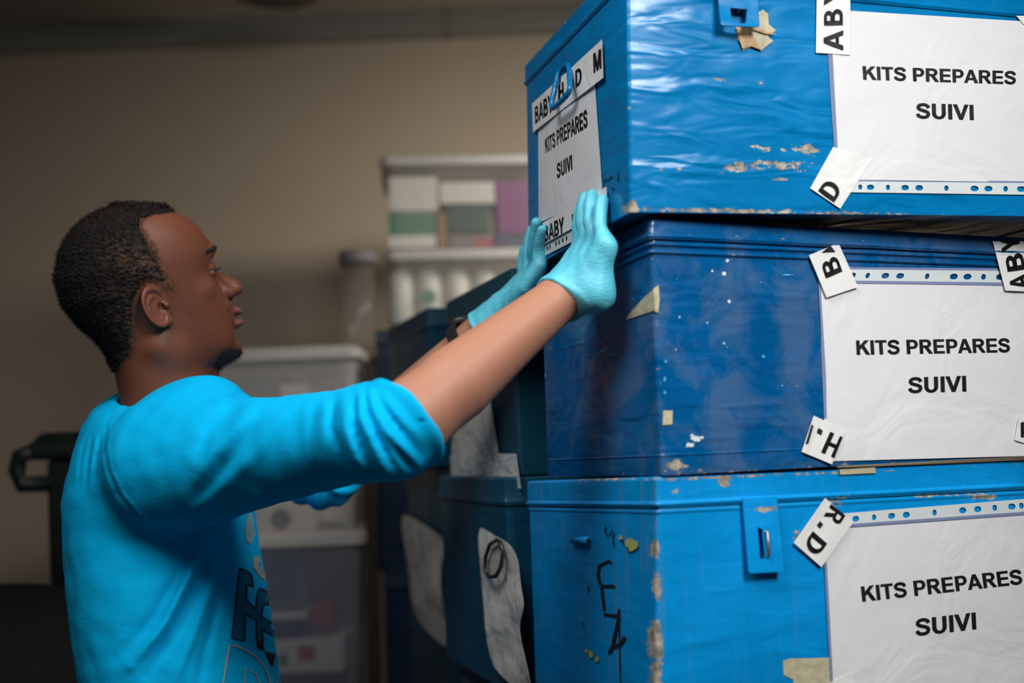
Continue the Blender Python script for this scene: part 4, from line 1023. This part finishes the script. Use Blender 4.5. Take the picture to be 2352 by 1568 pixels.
def segd(px, pts):
    d = np.full(len(px), 1e9); tt = np.zeros(len(px)); L = len(pts)-1
    for i in range(L):
        a = np.array(pts[i], float); b = np.array(pts[i+1], float); ab = b-a; t = np.clip((px-a) @ ab/(ab @ ab), 0, 1)
        e = np.linalg.norm(px-a-t[:, None]*ab, axis=1); m_ = e < d; d = np.where(m_, e, d); tt = np.where(m_, (i+t)/L, tt)
    return d, tt
# cloth folds on the near side: (polyline in the photo, half width px, height m)
FOLDS = [([(745, 908), (735, 1000), (760, 1090)], 16, .0032), ([(792, 899), (790, 985), (815, 1050), (838, 1092)], 12, .0055), ([(826, 891), (830, 960), (862, 1035), (890, 1097)], 9, .0050),
         ([(848, 887), (856, 930), (884, 985), (930, 1035), (962, 1068)], 9, .0048), ([(868, 886), (893, 925), (935, 975), (975, 1012)], 10, .0030), ([(702, 915), (705, 1000), (716, 1085)], 14, .0016), ([(812, 893), (806, 940), (812, 1000)], 6, .0030),
         ([(766, 905), (762, 985), (790, 1060), (805, 1090)], 8, -.0042), ([(810, 896), (812, 970), (838, 1040), (864, 1092)], 6, -.0048), ([(838, 889), (842, 945), (872, 1015), (915, 1085)], 6, -.0048), ([(859, 887), (880, 935), (925, 995), (968, 1045)], 6, -.0034), ([(900, 1020), (930, 1055), (950, 1078)], 9, -.0040),
         ([(555, 905), (520, 950), (480, 990), (455, 1040)], 16, -.0070), ([(585, 925), (540, 985), (490, 1040), (455, 1100)], 18, .0055), ([(600, 960), (545, 1040), (480, 1110), (430, 1165)], 16, -.0045), ([(640, 960), (585, 1045), (520, 1110), (440, 1180)], 18, .0028),
         ([(640, 1120), (560, 1165), (480, 1200), (395, 1228)], 16, .0030), ([(372, 1215), (420, 1200), (500, 1170)], 10, -.0025),
         ([(450, 1285), (430, 1330), (380, 1430), (300, 1530)], 12, .0120), ([(468, 1290), (452, 1345), (405, 1445), (340, 1550)], 13, -.0085), ([(425, 1280), (400, 1340), (340, 1440), (270, 1510)], 15, -.0060), ([(500, 1280), (480, 1360), (440, 1470), (400, 1568)], 12, .0065), ([(512, 1300), (498, 1390), (470, 1500), (450, 1600)], 11, -.0055), ([(540, 1270), (535, 1400), (520, 1560)], 12, .0025),
         ([(232, 1000), (222, 1050), (215, 1110)], 5, -.0030), ([(212, 1005), (203, 1050), (198, 1110)], 5, -.0028), ([(195, 1010), (186, 1055), (180, 1110)], 4, -.0022), ([(222, 1000), (212, 1060), (206, 1120)], 5, .0020),
         ([(247, 960), (240, 1030), (248, 1080), (272, 1135), (315, 1190), (360, 1225), (392, 1233)], 3.4, -.0026), ([(252, 960), (247, 1030), (255, 1078), (279, 1130), (320, 1183), (362, 1217), (394, 1226)], 3.0, .0014), ([(262, 930), (250, 962)], 4, -.002)]
S_R2 = P(405, 1062, 1.285); A_R = P(600, 1038, 1.205); B_R = P(800, 1003, 1.115); C_R = P(900, 990, 1.058)
fd = unit(W_R-E_R); CUFF = P(952, 962, 1.054); ud = fd
S_L2 = P(480, 985, 1.63); ud2 = unit(W_L-E_L)
def sleeve_R(p):
    d = chain(p, [S_R2, A_R, B_R, C_R, CUFF+ud*.03], [.090, .0655, .0525, .0535, .0520])
    x = p @ ud; c0 = CUFF @ ud
    bead = .0035*np.exp(-((x-c0+.006)/.007)**2)
    d = d-bead
    d = smax(d, (x-c0), .004)
    inner = chain(p, [E_R, E_R*.6+W_R*.4], [.0440, .0435]); d = np.maximum(d, -np.where(x > c0-.011, inner, 1.))
    return d
def sleeve_L(p):
    d = chain(p, [S_L2, E_L, E_L+ud2*.045], [.078, .054, .050]); x = p @ ud2; c0 = (E_L+ud2*.032) @ ud2
    d = d-.004*np.exp(-((x-c0+.006)/.007)**2)-.0028*np.sin(p @ unit(E_L-S_L2)*190)*np.clip((p-S_L2) @ unit(E_L-S_L2)/.1, 0, 1)
    return smax(d, x-c0, .004)
def shirt_f(p):
    d = torso_f(p); nearside = ((p-TO) @ TB)[:, 2]
    sr = sleeve_R(p); d = smin(d, sr, .035)
    # hang of the cloth from shoulder to sleeve
    d = smin(d, chain(p, [P(400, 955, 1.40), P(470, 985, 1.30)], [.050, .070]), .03)
    sl = sleeve_L(p); d = smin(d, sl, .03)
    d = smin(d, chain(p, [P(400, 955, 1.50), P(440, 985, 1.60)], [.050, .065]), .03)
    d = smin(d, chain(p, [P(204, 986, 1.455), P(232, 962, 1.445), P(282, 938, 1.42)], [.0115, .014, .020]), .012)   # collar standing off the nape
    px = proj(p); dd = depth(p); nr = (dd < 1.40) & (dd > .8)
    fold = np.zeros(len(p))
    if nr.any():
        pp = px[nr]; a = np.zeros(len(pp))
        for pl, wd, am in FOLDS:
            e, t = segd(pp, pl); a += am*np.exp(-(e/wd)**2)*np.sqrt(np.clip(np.sin(math.pi*np.clip(t, .03, .97)), 0, 1))
        a = np.maximum(a, -.0058); fold[nr] = a*np.clip((1.42-dd[nr])/.06, 0, 1)*np.clip((CUFF @ ud-.004-p[nr] @ ud)/.022, 0, 1)
    d = d-fold-.0006*wob(p, .06, 6, 3)
    q = to_head(p); nk = neck_u(q)*U
    hole = nk-.003
    return smax(d, -hole, .003)

# --- materials of the man
def skin_mat():
    k = NT('brown_skin'); v = k.coord(); n = k.noise(v, 14, 4, .6); n2 = k.noise(v, 160, 3)
    at = k.n('ShaderNodeAttribute'); at.attribute_name = 'lip'; st_ = k.n('ShaderNodeAttribute'); st_.attribute_name = 'stubble'
    c = k.mix(n, (.150, .047, .024, 1), (.200, .067, .035, 1))
    lit_arm = k.n('ShaderNodeAttribute'); lit_arm.attribute_name = 'pale'
    c = k.mix(lit_arm.outputs['Fac'], c, (.41, .19, .118, 1))  # arms painted paler to carry stronger light, besides lighter inner forearm skin
    c = k.mix(k.math('MULTIPLY', at.outputs['Fac'], .75), c, (.20, .085, .075, 1))
    c = k.mix(k.math('MULTIPLY', st_.outputs['Fac'], k.ramp(n2, .35, .6, .35, .95)), c, (.035, .020, .015, 1))
    k.inp('Base Color', c); k.inp('Roughness', .50); k.inp('Specular IOR Level', .36)
    k.inp('Subsurface Weight', .12); k.inp('Subsurface Radius', (.012, .004, .002)); k.inp('Subsurface Scale', .4)
    k.bump(k.math('ADD', n2, k.noise(v, 620, 2)), .30, .0008); return k.m
M['skin'] = skin_mat()
def hair_mat():
    k = NT('black_curly_hair'); v = k.coord(); n = k.noise(k.scale(v, (1, 1, 1.5)), 95, 4, .65); n2 = k.noise(v, 16, 3)
    f = k.math('MULTIPLY', k.ramp(n, .44, .60), k.ramp(n2, .32, .52))
    at = k.n('ShaderNodeAttribute'); at.attribute_name = 'short'
    hc = k.mix(k.math('MULTIPLY', f, at.outputs['Fac']), (.010, .0075, .006, 1), (.12, .066, .040, 1))
    cv = k.n('ShaderNodeAttribute'); cv.attribute_name = 'cover'
    sel = k.ramp(k.math('ADD', cv.outputs['Fac'], k.math('MULTIPLY', k.math('SUBTRACT', k.noise(v, 170, 3, .6), .5), .9)), .25, .55)
    k.inp('Base Color', k.mix(sel, (.20, .078, .043, 1), hc)); k.inp('Roughness', .75); k.inp('Specular IOR Level', .25)
    k.bump(k.noise(v, 260, 4, .7), .8, .003); return k.m
M['hair'] = hair_mat()
M['hairplain'] = simple('black_hair', (.010, .008, .007), .7, bump=.8, bscale=500)
def cloth_mat(name, col):
    k = NT(name); v = k.coord(); n = k.noise(v, 700, 2); n2 = k.noise(v, 9, 3); n3 = k.noise(k.scale(v, (1, 1, 2)), 34, 3, .6)
    k.inp('Base Color', k.mix(n2, c4([x*.94 for x in col]), c4([min(1, x*1.05) for x in col]))); k.inp('Roughness', .85); k.inp('Specular IOR Level', .08)
    k.bump(k.math('ADD', k.math('MULTIPLY', n, .25), k.math('MULTIPLY', n3, .55)), .35, .0035); return k.m
M['shirt'] = cloth_mat('turquoise_cotton', (.0, .43, .80))
M['jeans'] = cloth_mat('dark_blue_denim', (.02, .03, .06))
def glove_mat():
    k = NT('light_blue_nitrile'); v = k.coord(); n = k.noise(v, 22, 4); w_ = k.noise(k.scale(v, (1, 1, 3.2)), 150, 3, .6)
    k.inp('Base Color', k.mix(n, (.095, .50, .64, 1), (.12, .56, .71, 1))); k.inp('Roughness', .42); k.inp('Subsurface Weight', .05)
    k.bump(w_, .45, .0022); return k.m
M['glove'] = glove_mat()
M['eye'] = simple('eye_white', (.17, .16, .155), .2); M['iris'] = simple('dark_iris', (.02, .012, .008), .15)
M['shoe'] = simple('black_shoe', (.02, .02, .02), .5)
M['beige_print'] = simple('beige_print', (.40, .38, .32), .7); M['grey_print'] = simple('grey_dotted_print', (.22, .34, .38), .7)

man = empty('person', (P(430, 1600, 1.45)[0], P(430, 1600, 1.45)[1], 0))
inv = man.matrix_world.copy(); MAN = np.array([man.location[i] for i in range(3)])
tag(man, 'man in a turquoise long-sleeved shirt and blue gloves reaching up to the trunks', 'person')
# body: head and neck fine, arms and hands, then trunk and legs under the clothes
hv, hf = nets(head_full_u, (-225, -330, -165), (245, 200, 165), 2.3)
hw = HO+(hv*U) @ HB_.T
arm_f = lambda p: smin(smin(armR(p), handR(p)+.0022, .012), smin(armL(p), handL(p)+.0022, .012), .01)
av, af = nets(arm_f, (-.62, .90, 1.08), (.20, 1.76, 1.62), .0032)
hipc = P(455, 1660, 1.46); lat = unit(np.array([t3[0], t3[1], 0])); fwd = unit(np.array([-lat[1], lat[0], 0])); fwd = fwd if fwd[0] > 0 else -fwd
legs = []
for sgn in (1, -1):
    h_ = np.array([hipc[0], hipc[1], .88])+lat*.095*sgn; k_ = np.array([hipc[0], hipc[1], .47])+lat*.115*sgn+fwd*(.05*sgn+.02); a_ = np.array([hipc[0], hipc[1], .09])+lat*.13*sgn+fwd*(.12*sgn-.03)
    legs.append((h_, k_, a_))
def low_f(p):
    d = torso_f(p)+.016; d = smax(d, .86-p[:, 2], .02)
    for h_, k_, a_ in legs: d = smin(d, chain(p, [h_, k_, a_], [.085, .056, .038]), .04)
    d = smin(d, cone(p, S_R, S_L, .05, .05), .02)
    return d
lv, lf = nets(low_f, (hipc[0]-.33, hipc[1]-.42, .05), (hipc[0]+.33, hipc[1]+.42, 1.50), .012)
q = hv; az = np.abs(q[:, 2])
lipd = np.minimum(np.linalg.norm((q-np.array([hx(535), 660-714, 0]))/np.array([26, 10, 34]), axis=1), np.linalg.norm((q-np.array([hx(538), 660-745, 0]))/np.array([28, 12, 32]), axis=1))
lip = np.clip((1.15-lipd)/.25, 0, 1)
def polyd(x, y, poly):
    """signed distance, positive inside"""
    pts = np.stack([x, y], 1); d, _ = segd(pts, list(poly)+[poly[0]]); ins = np.zeros(len(x), bool); n = len(poly)
    for i in range(n):
        (xa, ya), (xb_, yb_) = poly[i], poly[(i+1) % n]
        if ya == yb_: continue
        c_ = ((ya > y) != (yb_ > y)) & (x < (xb_-xa)*(y-ya)/(yb_-ya)+xa); ins ^= c_
    return np.where(ins, d, -d)
def ppx(q):
    p_ = proj(HO+(np.stack([q[:, 0], q[:, 1], np.abs(q[:, 2])], 1)*U) @ HB_.T); return p_[:, 0], p_[:, 1]
px_, py_ = ppx(q)
stub = np.clip(polyd(px_, py_, [(492, 808), (528, 786), (552, 790), (565, 830), (530, 853), (488, 866), (470, 850)])/14+.2, 0, 1)*.7
stub = np.maximum(stub, np.clip(polyd(px_, py_, [(528, 694), (546, 699), (550, 706), (538, 704), (524, 720), (519, 716)])/5+.4, 0, 1)*.6)
bv = np.concatenate([hw, av, lv]); bf = np.concatenate([hf, af+len(hw), lf+len(hw)+len(av)])
z0 = np.zeros(len(av)+len(lv))
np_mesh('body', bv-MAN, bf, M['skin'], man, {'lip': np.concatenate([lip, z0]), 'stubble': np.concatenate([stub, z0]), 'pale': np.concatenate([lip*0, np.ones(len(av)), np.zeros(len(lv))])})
# hair, beard, brows
def strands(v, f, sel, n, ln, wd, dirn=None, curl=.6, seed=1):
    """short curly hairs as thin ribbons growing out of the chosen faces (head units)"""
    g = np.random.default_rng(seed); tri = v[f]; nn = np.cross(tri[:, 2]-tri[:, 0], tri[:, 3]-tri[:, 1]); nn /= np.linalg.norm(nn, axis=1)[:, None]+1e-9
    ce = tri.mean(1); idx = np.nonzero(sel(ce))[0]
    if not len(idx): return np.zeros((0, 3)), np.zeros((0, 4), int)
    k_ = g.choice(idx, n); o = ce[k_]+g.normal(size=(n, 3))*1.0; d = nn[k_]+g.normal(size=(n, 3))*.35
    if dirn is not None: d = d+np.array(dirn)
    d /= np.linalg.norm(d, axis=1)[:, None]; sd = np.cross(d, g.normal(size=(n, 3))); sd /= np.linalg.norm(sd, axis=1)[:, None]
    L = ln*g.uniform(.5, 1.15, n)[:, None]; w_ = wd*sd
    b2 = np.cross(d, sd)
    p0 = o-d*1.5; p1 = o+d*L*.5+b2*L*curl*.35; p2 = o+d*L*.85+b2*L*curl*.05+sd*L*curl*.3
    vv = np.stack([p0-w_, p0+w_, p1+w_, p1-w_, p2+w_*.4, p2-w_*.4], 1).reshape(-1, 3); b = np.arange(n)[:, None]*6
    return vv, np.concatenate([b+[0, 1, 2, 3], b+[3, 2, 4, 5]])
HPOLY = [(407, 478), (403, 489), (378, 493), (352, 496), (333, 503), (328, 516), (344, 542), (364, 568), (374, 598), (386, 628), (401, 652), (398, 670), (382, 668), (368, 657), (343, 651), (318, 666), (308, 690), (307, 730), (309, 770), (304, 806), (288, 828), (266, 852), (258, 884), (60, 900), (60, 400), (420, 400)]
def hair_u(q):
    x, y = ppx(q); sd = polyd(x, y, HPOLY)
    front = np.clip((x-300)/90, 0, 1)*np.clip((y-500)/40, 0, 1); low = np.clip((y-690)/120, 0, 1)
    T_ = 9.5-4.5*front-3.5*low
    rw = 9+20*front
    t = np.clip(sd/rw, 0, 1)*T_-4*np.clip(-sd/4, 0, 1)-1.5*(1-np.clip(sd/rw, 0, 1))+.8*front
    on = np.clip(sd/8, 0, 1)
    b_ = wob(q*np.array([1, 1.5, 1]), 15, 8)*1.5+wob(q, 6.5, 8, 5)*.9
    # plaited rows of the side, running forward
    rows = np.sin((660-q[:, 1])/9.5+.012*q[:, 0]+.8*np.sin(q[:, 0]/23))*1.3*np.clip((y-560)/40, 0, 1)*np.clip((780-y)/60, 0, 1)
    return head_full_u(q)-t-on*(b_+rows)
hav, haf = nets(hair_u, (-240, -240, -170), (120, 215, 170), 2.6, slack=1.8)
def keep_out(v, f, mask):
    k_ = mask(v); ff = f[k_[f].any(1)]; u_, inv_ = np.unique(ff, return_inverse=True); return v[u_], inv_.reshape(-1, 4)
hmask = lambda v: polyd(*ppx(v), HPOLY) > -3
hav, haf = keep_out(hav, haf, hmask)
sv, sf = strands(hav, haf, lambda c_: polyd(*ppx(c_), HPOLY) > 5, 15000, 9, .28, None, .9, 3)
sv2, sf2 = strands(hav, haf, lambda c_: np.abs(polyd(*ppx(c_), HPOLY)-1) < 5, 2500, 5, .25, None, .9, 4)
allv = np.concatenate([hav, sv, sv2]); allf = np.concatenate([haf, sf+len(hav), sf2+len(hav)+len(sv)])
ax_, ay_ = ppx(allv); short = np.clip((ax_-215)/100, 0, 1)*np.clip((ay_-525)/50, 0, 1)
cover = np.clip(polyd(ax_, ay_, HPOLY)/np.where((ax_ > 320) & (ay_ > 500), 26, 8), 0, 1)
np_mesh('hair', HO+(allv*U) @ HB_.T-MAN, allf, M['hair'], man, {'short': short, 'cover': cover})
def tuft(name, poly, T_, n, ln, lo, hi, dirn, seed, side=None, mat='hairplain'):
    fu = lambda q: head_full_u(q)-(np.clip(polyd(*ppx(q), poly)/6, -1, 1)*T_)
    v, f = nets(fu, lo, hi, 1.8); v, f = keep_out(v, f, lambda v: polyd(*ppx(v), poly) > -1)
    s1, s2 = strands(v, f, lambda c_: polyd(*ppx(c_), poly) > 0, n, ln, .22, dirn, .7, seed)
    v2 = np.concatenate([v, s1]); f2 = np.concatenate([f, s2+len(v)])
    return np_mesh(name, HO+(v2*U) @ HB_.T-MAN, f2, M[mat], man)
tuft('beard', [(508, 806), (524, 800), (545, 800), (560, 806), (572, 815), (572, 850), (520, 862), (500, 850), (492, 838)], 3.0, 900, 9, (140, -215, -60), (245, -120, 60), (.5, -.9, 0), 8)
for zlo, zhi in ((8, 90), (-90, -8)):
    tuft('eyebrow', [(472, 578), (484, 568), (497, 561), (502, 570), (492, 577), (480, 581), (474, 588)], 2.2, 160, 5, (90, 60, zlo), (170, 110, zhi), (-.5, .4, 0), 9)
for sgn in (1, -1):
    bm = bmesh.new(); bmesh.ops.create_uvsphere(bm, u_segments=24, v_segments=16, radius=20.6*U); me = bpy.data.meshes.new('eye'); bm.to_mesh(me); bm.free()
    cu = np.array([hx(462), 660-620, (EYE-4)*sgn]); cw = HO+(cu*U) @ HB_.T
    eo = link('eye', me, M['eye'], man, True); eo.location = cw-MAN
    io = MB().lathe([(0.0005*U, 20.95*U), (5*U, 20.4*U), (10*U, 18.5*U), (14*U, 15.8*U), (14*U, 15*U)], (0, 0, 0), 20, 0, HF+.03*HU).build('iris', M['iris'], eo, True)
    lash = MB()
    for i in range(12):
        a = math.radians(-50+100*i/11); zz_ = (EYE-4)*sgn+21*math.sin(a); xx_ = hx(462)+21*math.cos(a); yy_ = 660-619
        p0 = np.array([xx_, yy_, zz_]); p1 = p0+np.array([9*math.cos(a), 2, 4*math.sin(a)]); p2 = p1+np.array([6*math.cos(a), 6, 2*math.sin(a)])
        lash.tube([HO+(x*U) @ HB_.T-MAN for x in (p0, p1, p2)], [.8*U, .6*U, .25*U], 5)
    lash.build('eyelashes', M['hairplain'], man)
# shirt
shv, shf = nets(shirt_f, (-.80, .90, .74), (-.02, 1.82, 1.46), .0034, slack=1.7)
shirt = np_mesh('shirt', shv-MAN, shf, M['shirt'], man); shirt['label'] = 'turquoise shirt with the sleeves pushed up to the elbows'
from mathutils.bvhtree import BVHTree
bvh = BVHTree.FromPolygons([Vector(x) for x in shv.tolist()], shf.tolist())
def print_on(name, bm, mat, off):
    slice2d(bm, 6, 6, 400, 720, 1100, 1900); bm.verts.index_update(); v = []; ok = []
    for q_ in bm.verts:
        d_ = P(q_.co.x, q_.co.y, 1)-CAM; d_ = unit(d_); h_, nn, ix, _d = bvh.ray_cast(Vector(CAM), Vector(d_))
        good = h_ is not None and h_.x < -.15; ok.append(good); v.append(np.array(h_)+np.array(nn)*off-d_*off*.3-MAN if good else np.zeros(3))
    f = [[x.index for x in g.verts] for g in bm.faces if all(ok[x.index] for x in g.verts)]; bm.free()
    f = [g for g in f if max(np.linalg.norm(v[a]-v[b]) for a in g for b in g) < .03]
    return mesh_obj(name, v, f, mat, shirt)
cr = lambda l: [(480+x*.2857, 1120+y*.2857) for x, y in l]
regs = [[(243, 645), (300, 668), (338, 705), (352, 800), (298, 775), (298, 905), (375, 975), (378, 880), (400, 805), (462, 832), (486, 945), (440, 930), (415, 1035), (520, 1095), (528, 1192), (418, 1140), (432, 1240), (380, 1238), (372, 1060), (288, 1015), (281, 1230), (178, 1206), (205, 1000)]]
bmP = bmesh.new()
def addbm(b2):
    b2.verts.index_update(); mp = [bmP.verts.new(v_.co) for v_ in b2.verts]
    for f_ in b2.faces: bmP.faces.new([mp[v_.index] for v_ in f_.verts])
    b2.free()
for rg in regs:
    rp = cr(rg); y_ = min(p_[1] for p_ in rp)
    while y_ < max(p_[1] for p_ in rp):
        b2 = fill2d([rp]); clip2d(b2, 0, 5000, y_, y_+2.0); addbm(b2); y_ += 4.7
    for i in range(len(rp)):
        addbm(fill2d([stroke_loop([rp[i], rp[(i+1) % len(rp)]], 1.5)]))
bmP.verts.index_update(); print_on('print', bmP, M['ink'], .0012)
def prints(loops, mat):
    global bmP
    for lp_ in loops: bmP = bmesh.new(); addbm(fill2d([lp_])); print_on('print', bmP, M[mat], .0012)
prints([cr([(380, 1238), (430, 1245), (440, 1310), (400, 1300), (378, 1270)]), cr([(440, 1312), (532, 1338), (508, 1440), (478, 1400), (455, 1345)])], 'ink')
prints([stroke_loop(cr(l), w_) for l, w_ in (([(110, 1568), (160, 1265), (220, 1270), (350, 1340), (440, 1430), (480, 1530), (490, 1600)], 2.0), ([(280, 1600), (285, 1450), (375, 1495), (405, 1580)], 1.3), ([(525, 1600), (540, 1525), (585, 1545)], 1.2))], 'beige_print')
prints([cr([(370, 545), (400, 560), (425, 650), (440, 668), (446, 745), (400, 710), (350, 640), (350, 580)])], 'beige_print')
prints([cr([(325, 155), (345, 190), (355, 340), (372, 375), (350, 400), (330, 460), (290, 425), (284, 320), (300, 230)])], 'grey_print')
# gloves
def glove_R(p):
    d = smin(handR(p), cone(p, W_R-fd*.03, W_R+fd*.035, .0320, .0255), .012); x = p @ fd; c0 = W_R @ fd-.006
    d = d-.0012*np.exp(-((x-c0-.003)/.003)**2)-.0005*wob(p, .03, 6)
    d = smax(d, c0-x, .0015); return np.maximum(d, -np.where(x < c0+.03, cone(p, W_R-fd*.05, W_R+fd*.03, .0305, .0235), 1.))
glv, glf = nets(glove_R, (.02, 1.0, 1.30), (.17, 1.32, 1.60), .0019)
g_ = np_mesh('glove', glv-MAN, glf, M['glove'], man); g_['label'] = 'light blue glove on the near hand'
def glove_L(p):
    d = smin(handL(p), cone(p, W_L-ud2*.01, W_L+ud2*.045, .031, .025), .012); x = p @ ud2; c0 = W_L @ ud2+.002
    d = d-.0014*np.exp(-((x-c0-.003)/.003)**2)-.0005*wob(p, .03, 6); return smax(d, c0-x, .0015)
glv, glf = nets(glove_L, (-.12, 1.25, 1.36), (.10, 1.62, 1.68), .0022)
g_ = np_mesh('glove', glv-MAN, glf, M['glove'], man); g_['label'] = 'light blue glove on the far hand'
# wrist watch
wt = empty('watch', W_L-ud2*.030-MAN); wt.parent = man
s1 = unit(np.cross(ud2, [0, 0, 1])); s2 = np.cross(s1, ud2); wb = MB()
for i in range(26):
    a0 = 2*math.pi*i/26; c_ = .0335*(math.cos(a0)*s1+math.sin(a0)*s2)
    tg = -math.sin(a0)*s1+math.cos(a0)*s2; nr_ = math.cos(a0)*s1+math.sin(a0)*s2
    wb.box(-.0036, .0036, -.0095, .0095, -.0016, .0016, 0, .0008, np.stack([tg, ud2, nr_], 1), c_)
wb.build('bracelet', M['dark_metal'], wt)
cc = unit(-s1*.35+s2*.9 if s2[2] > 0 else -s1*.35-s2*.9)
MB().lathe([(.0, -.003), (.019, -.003), (.020, .003), (.018, .0065), (.0, .0066)], cc*.035, 28, 0, cc).build('watch_case', M['dark_metal'], wt, True)
MB().lathe([(.0, .0067), (.0155, .0068), (.0156, .0072), (0, .0073)], cc*.035, 28, 0, cc).build('dial', M['steel'], wt, True)
# trousers and shoes
def jeans_f(p):
    d = torso_f(p)+.006; d = smax(d, p[:, 2]-.90, .02); d = smax(d, .80-p[:, 2], .03)
    for h_, k_, a_ in legs: d = smin(d, chain(p, [h_, k_, a_], [.105, .078, .072]), .03)
    return d
jv, jf = nets(jeans_f, (hipc[0]-.33, hipc[1]-.42, .0), (hipc[0]+.33, hipc[1]+.42, .95), .010)
np_mesh('trousers', jv-MAN, jf, M['jeans'], man)
for h_, k_, a_ in legs:
    fn = lambda p: smax(smin(cone(p, a_-fwd*.03+np.array([0, 0, -.045]), a_+fwd*.15+np.array([0, 0, -.055]), .046, .040), cone(p, a_, a_+np.array([0, 0, -.04]), .048, .05), .03), .001-p[:, 2], .004)
    v, f = nets(fn, a_-np.array([.26, .26, .12]), a_+np.array([.26, .26, .06]), .006); np_mesh('shoe', v-MAN, f, M['shoe'], man)
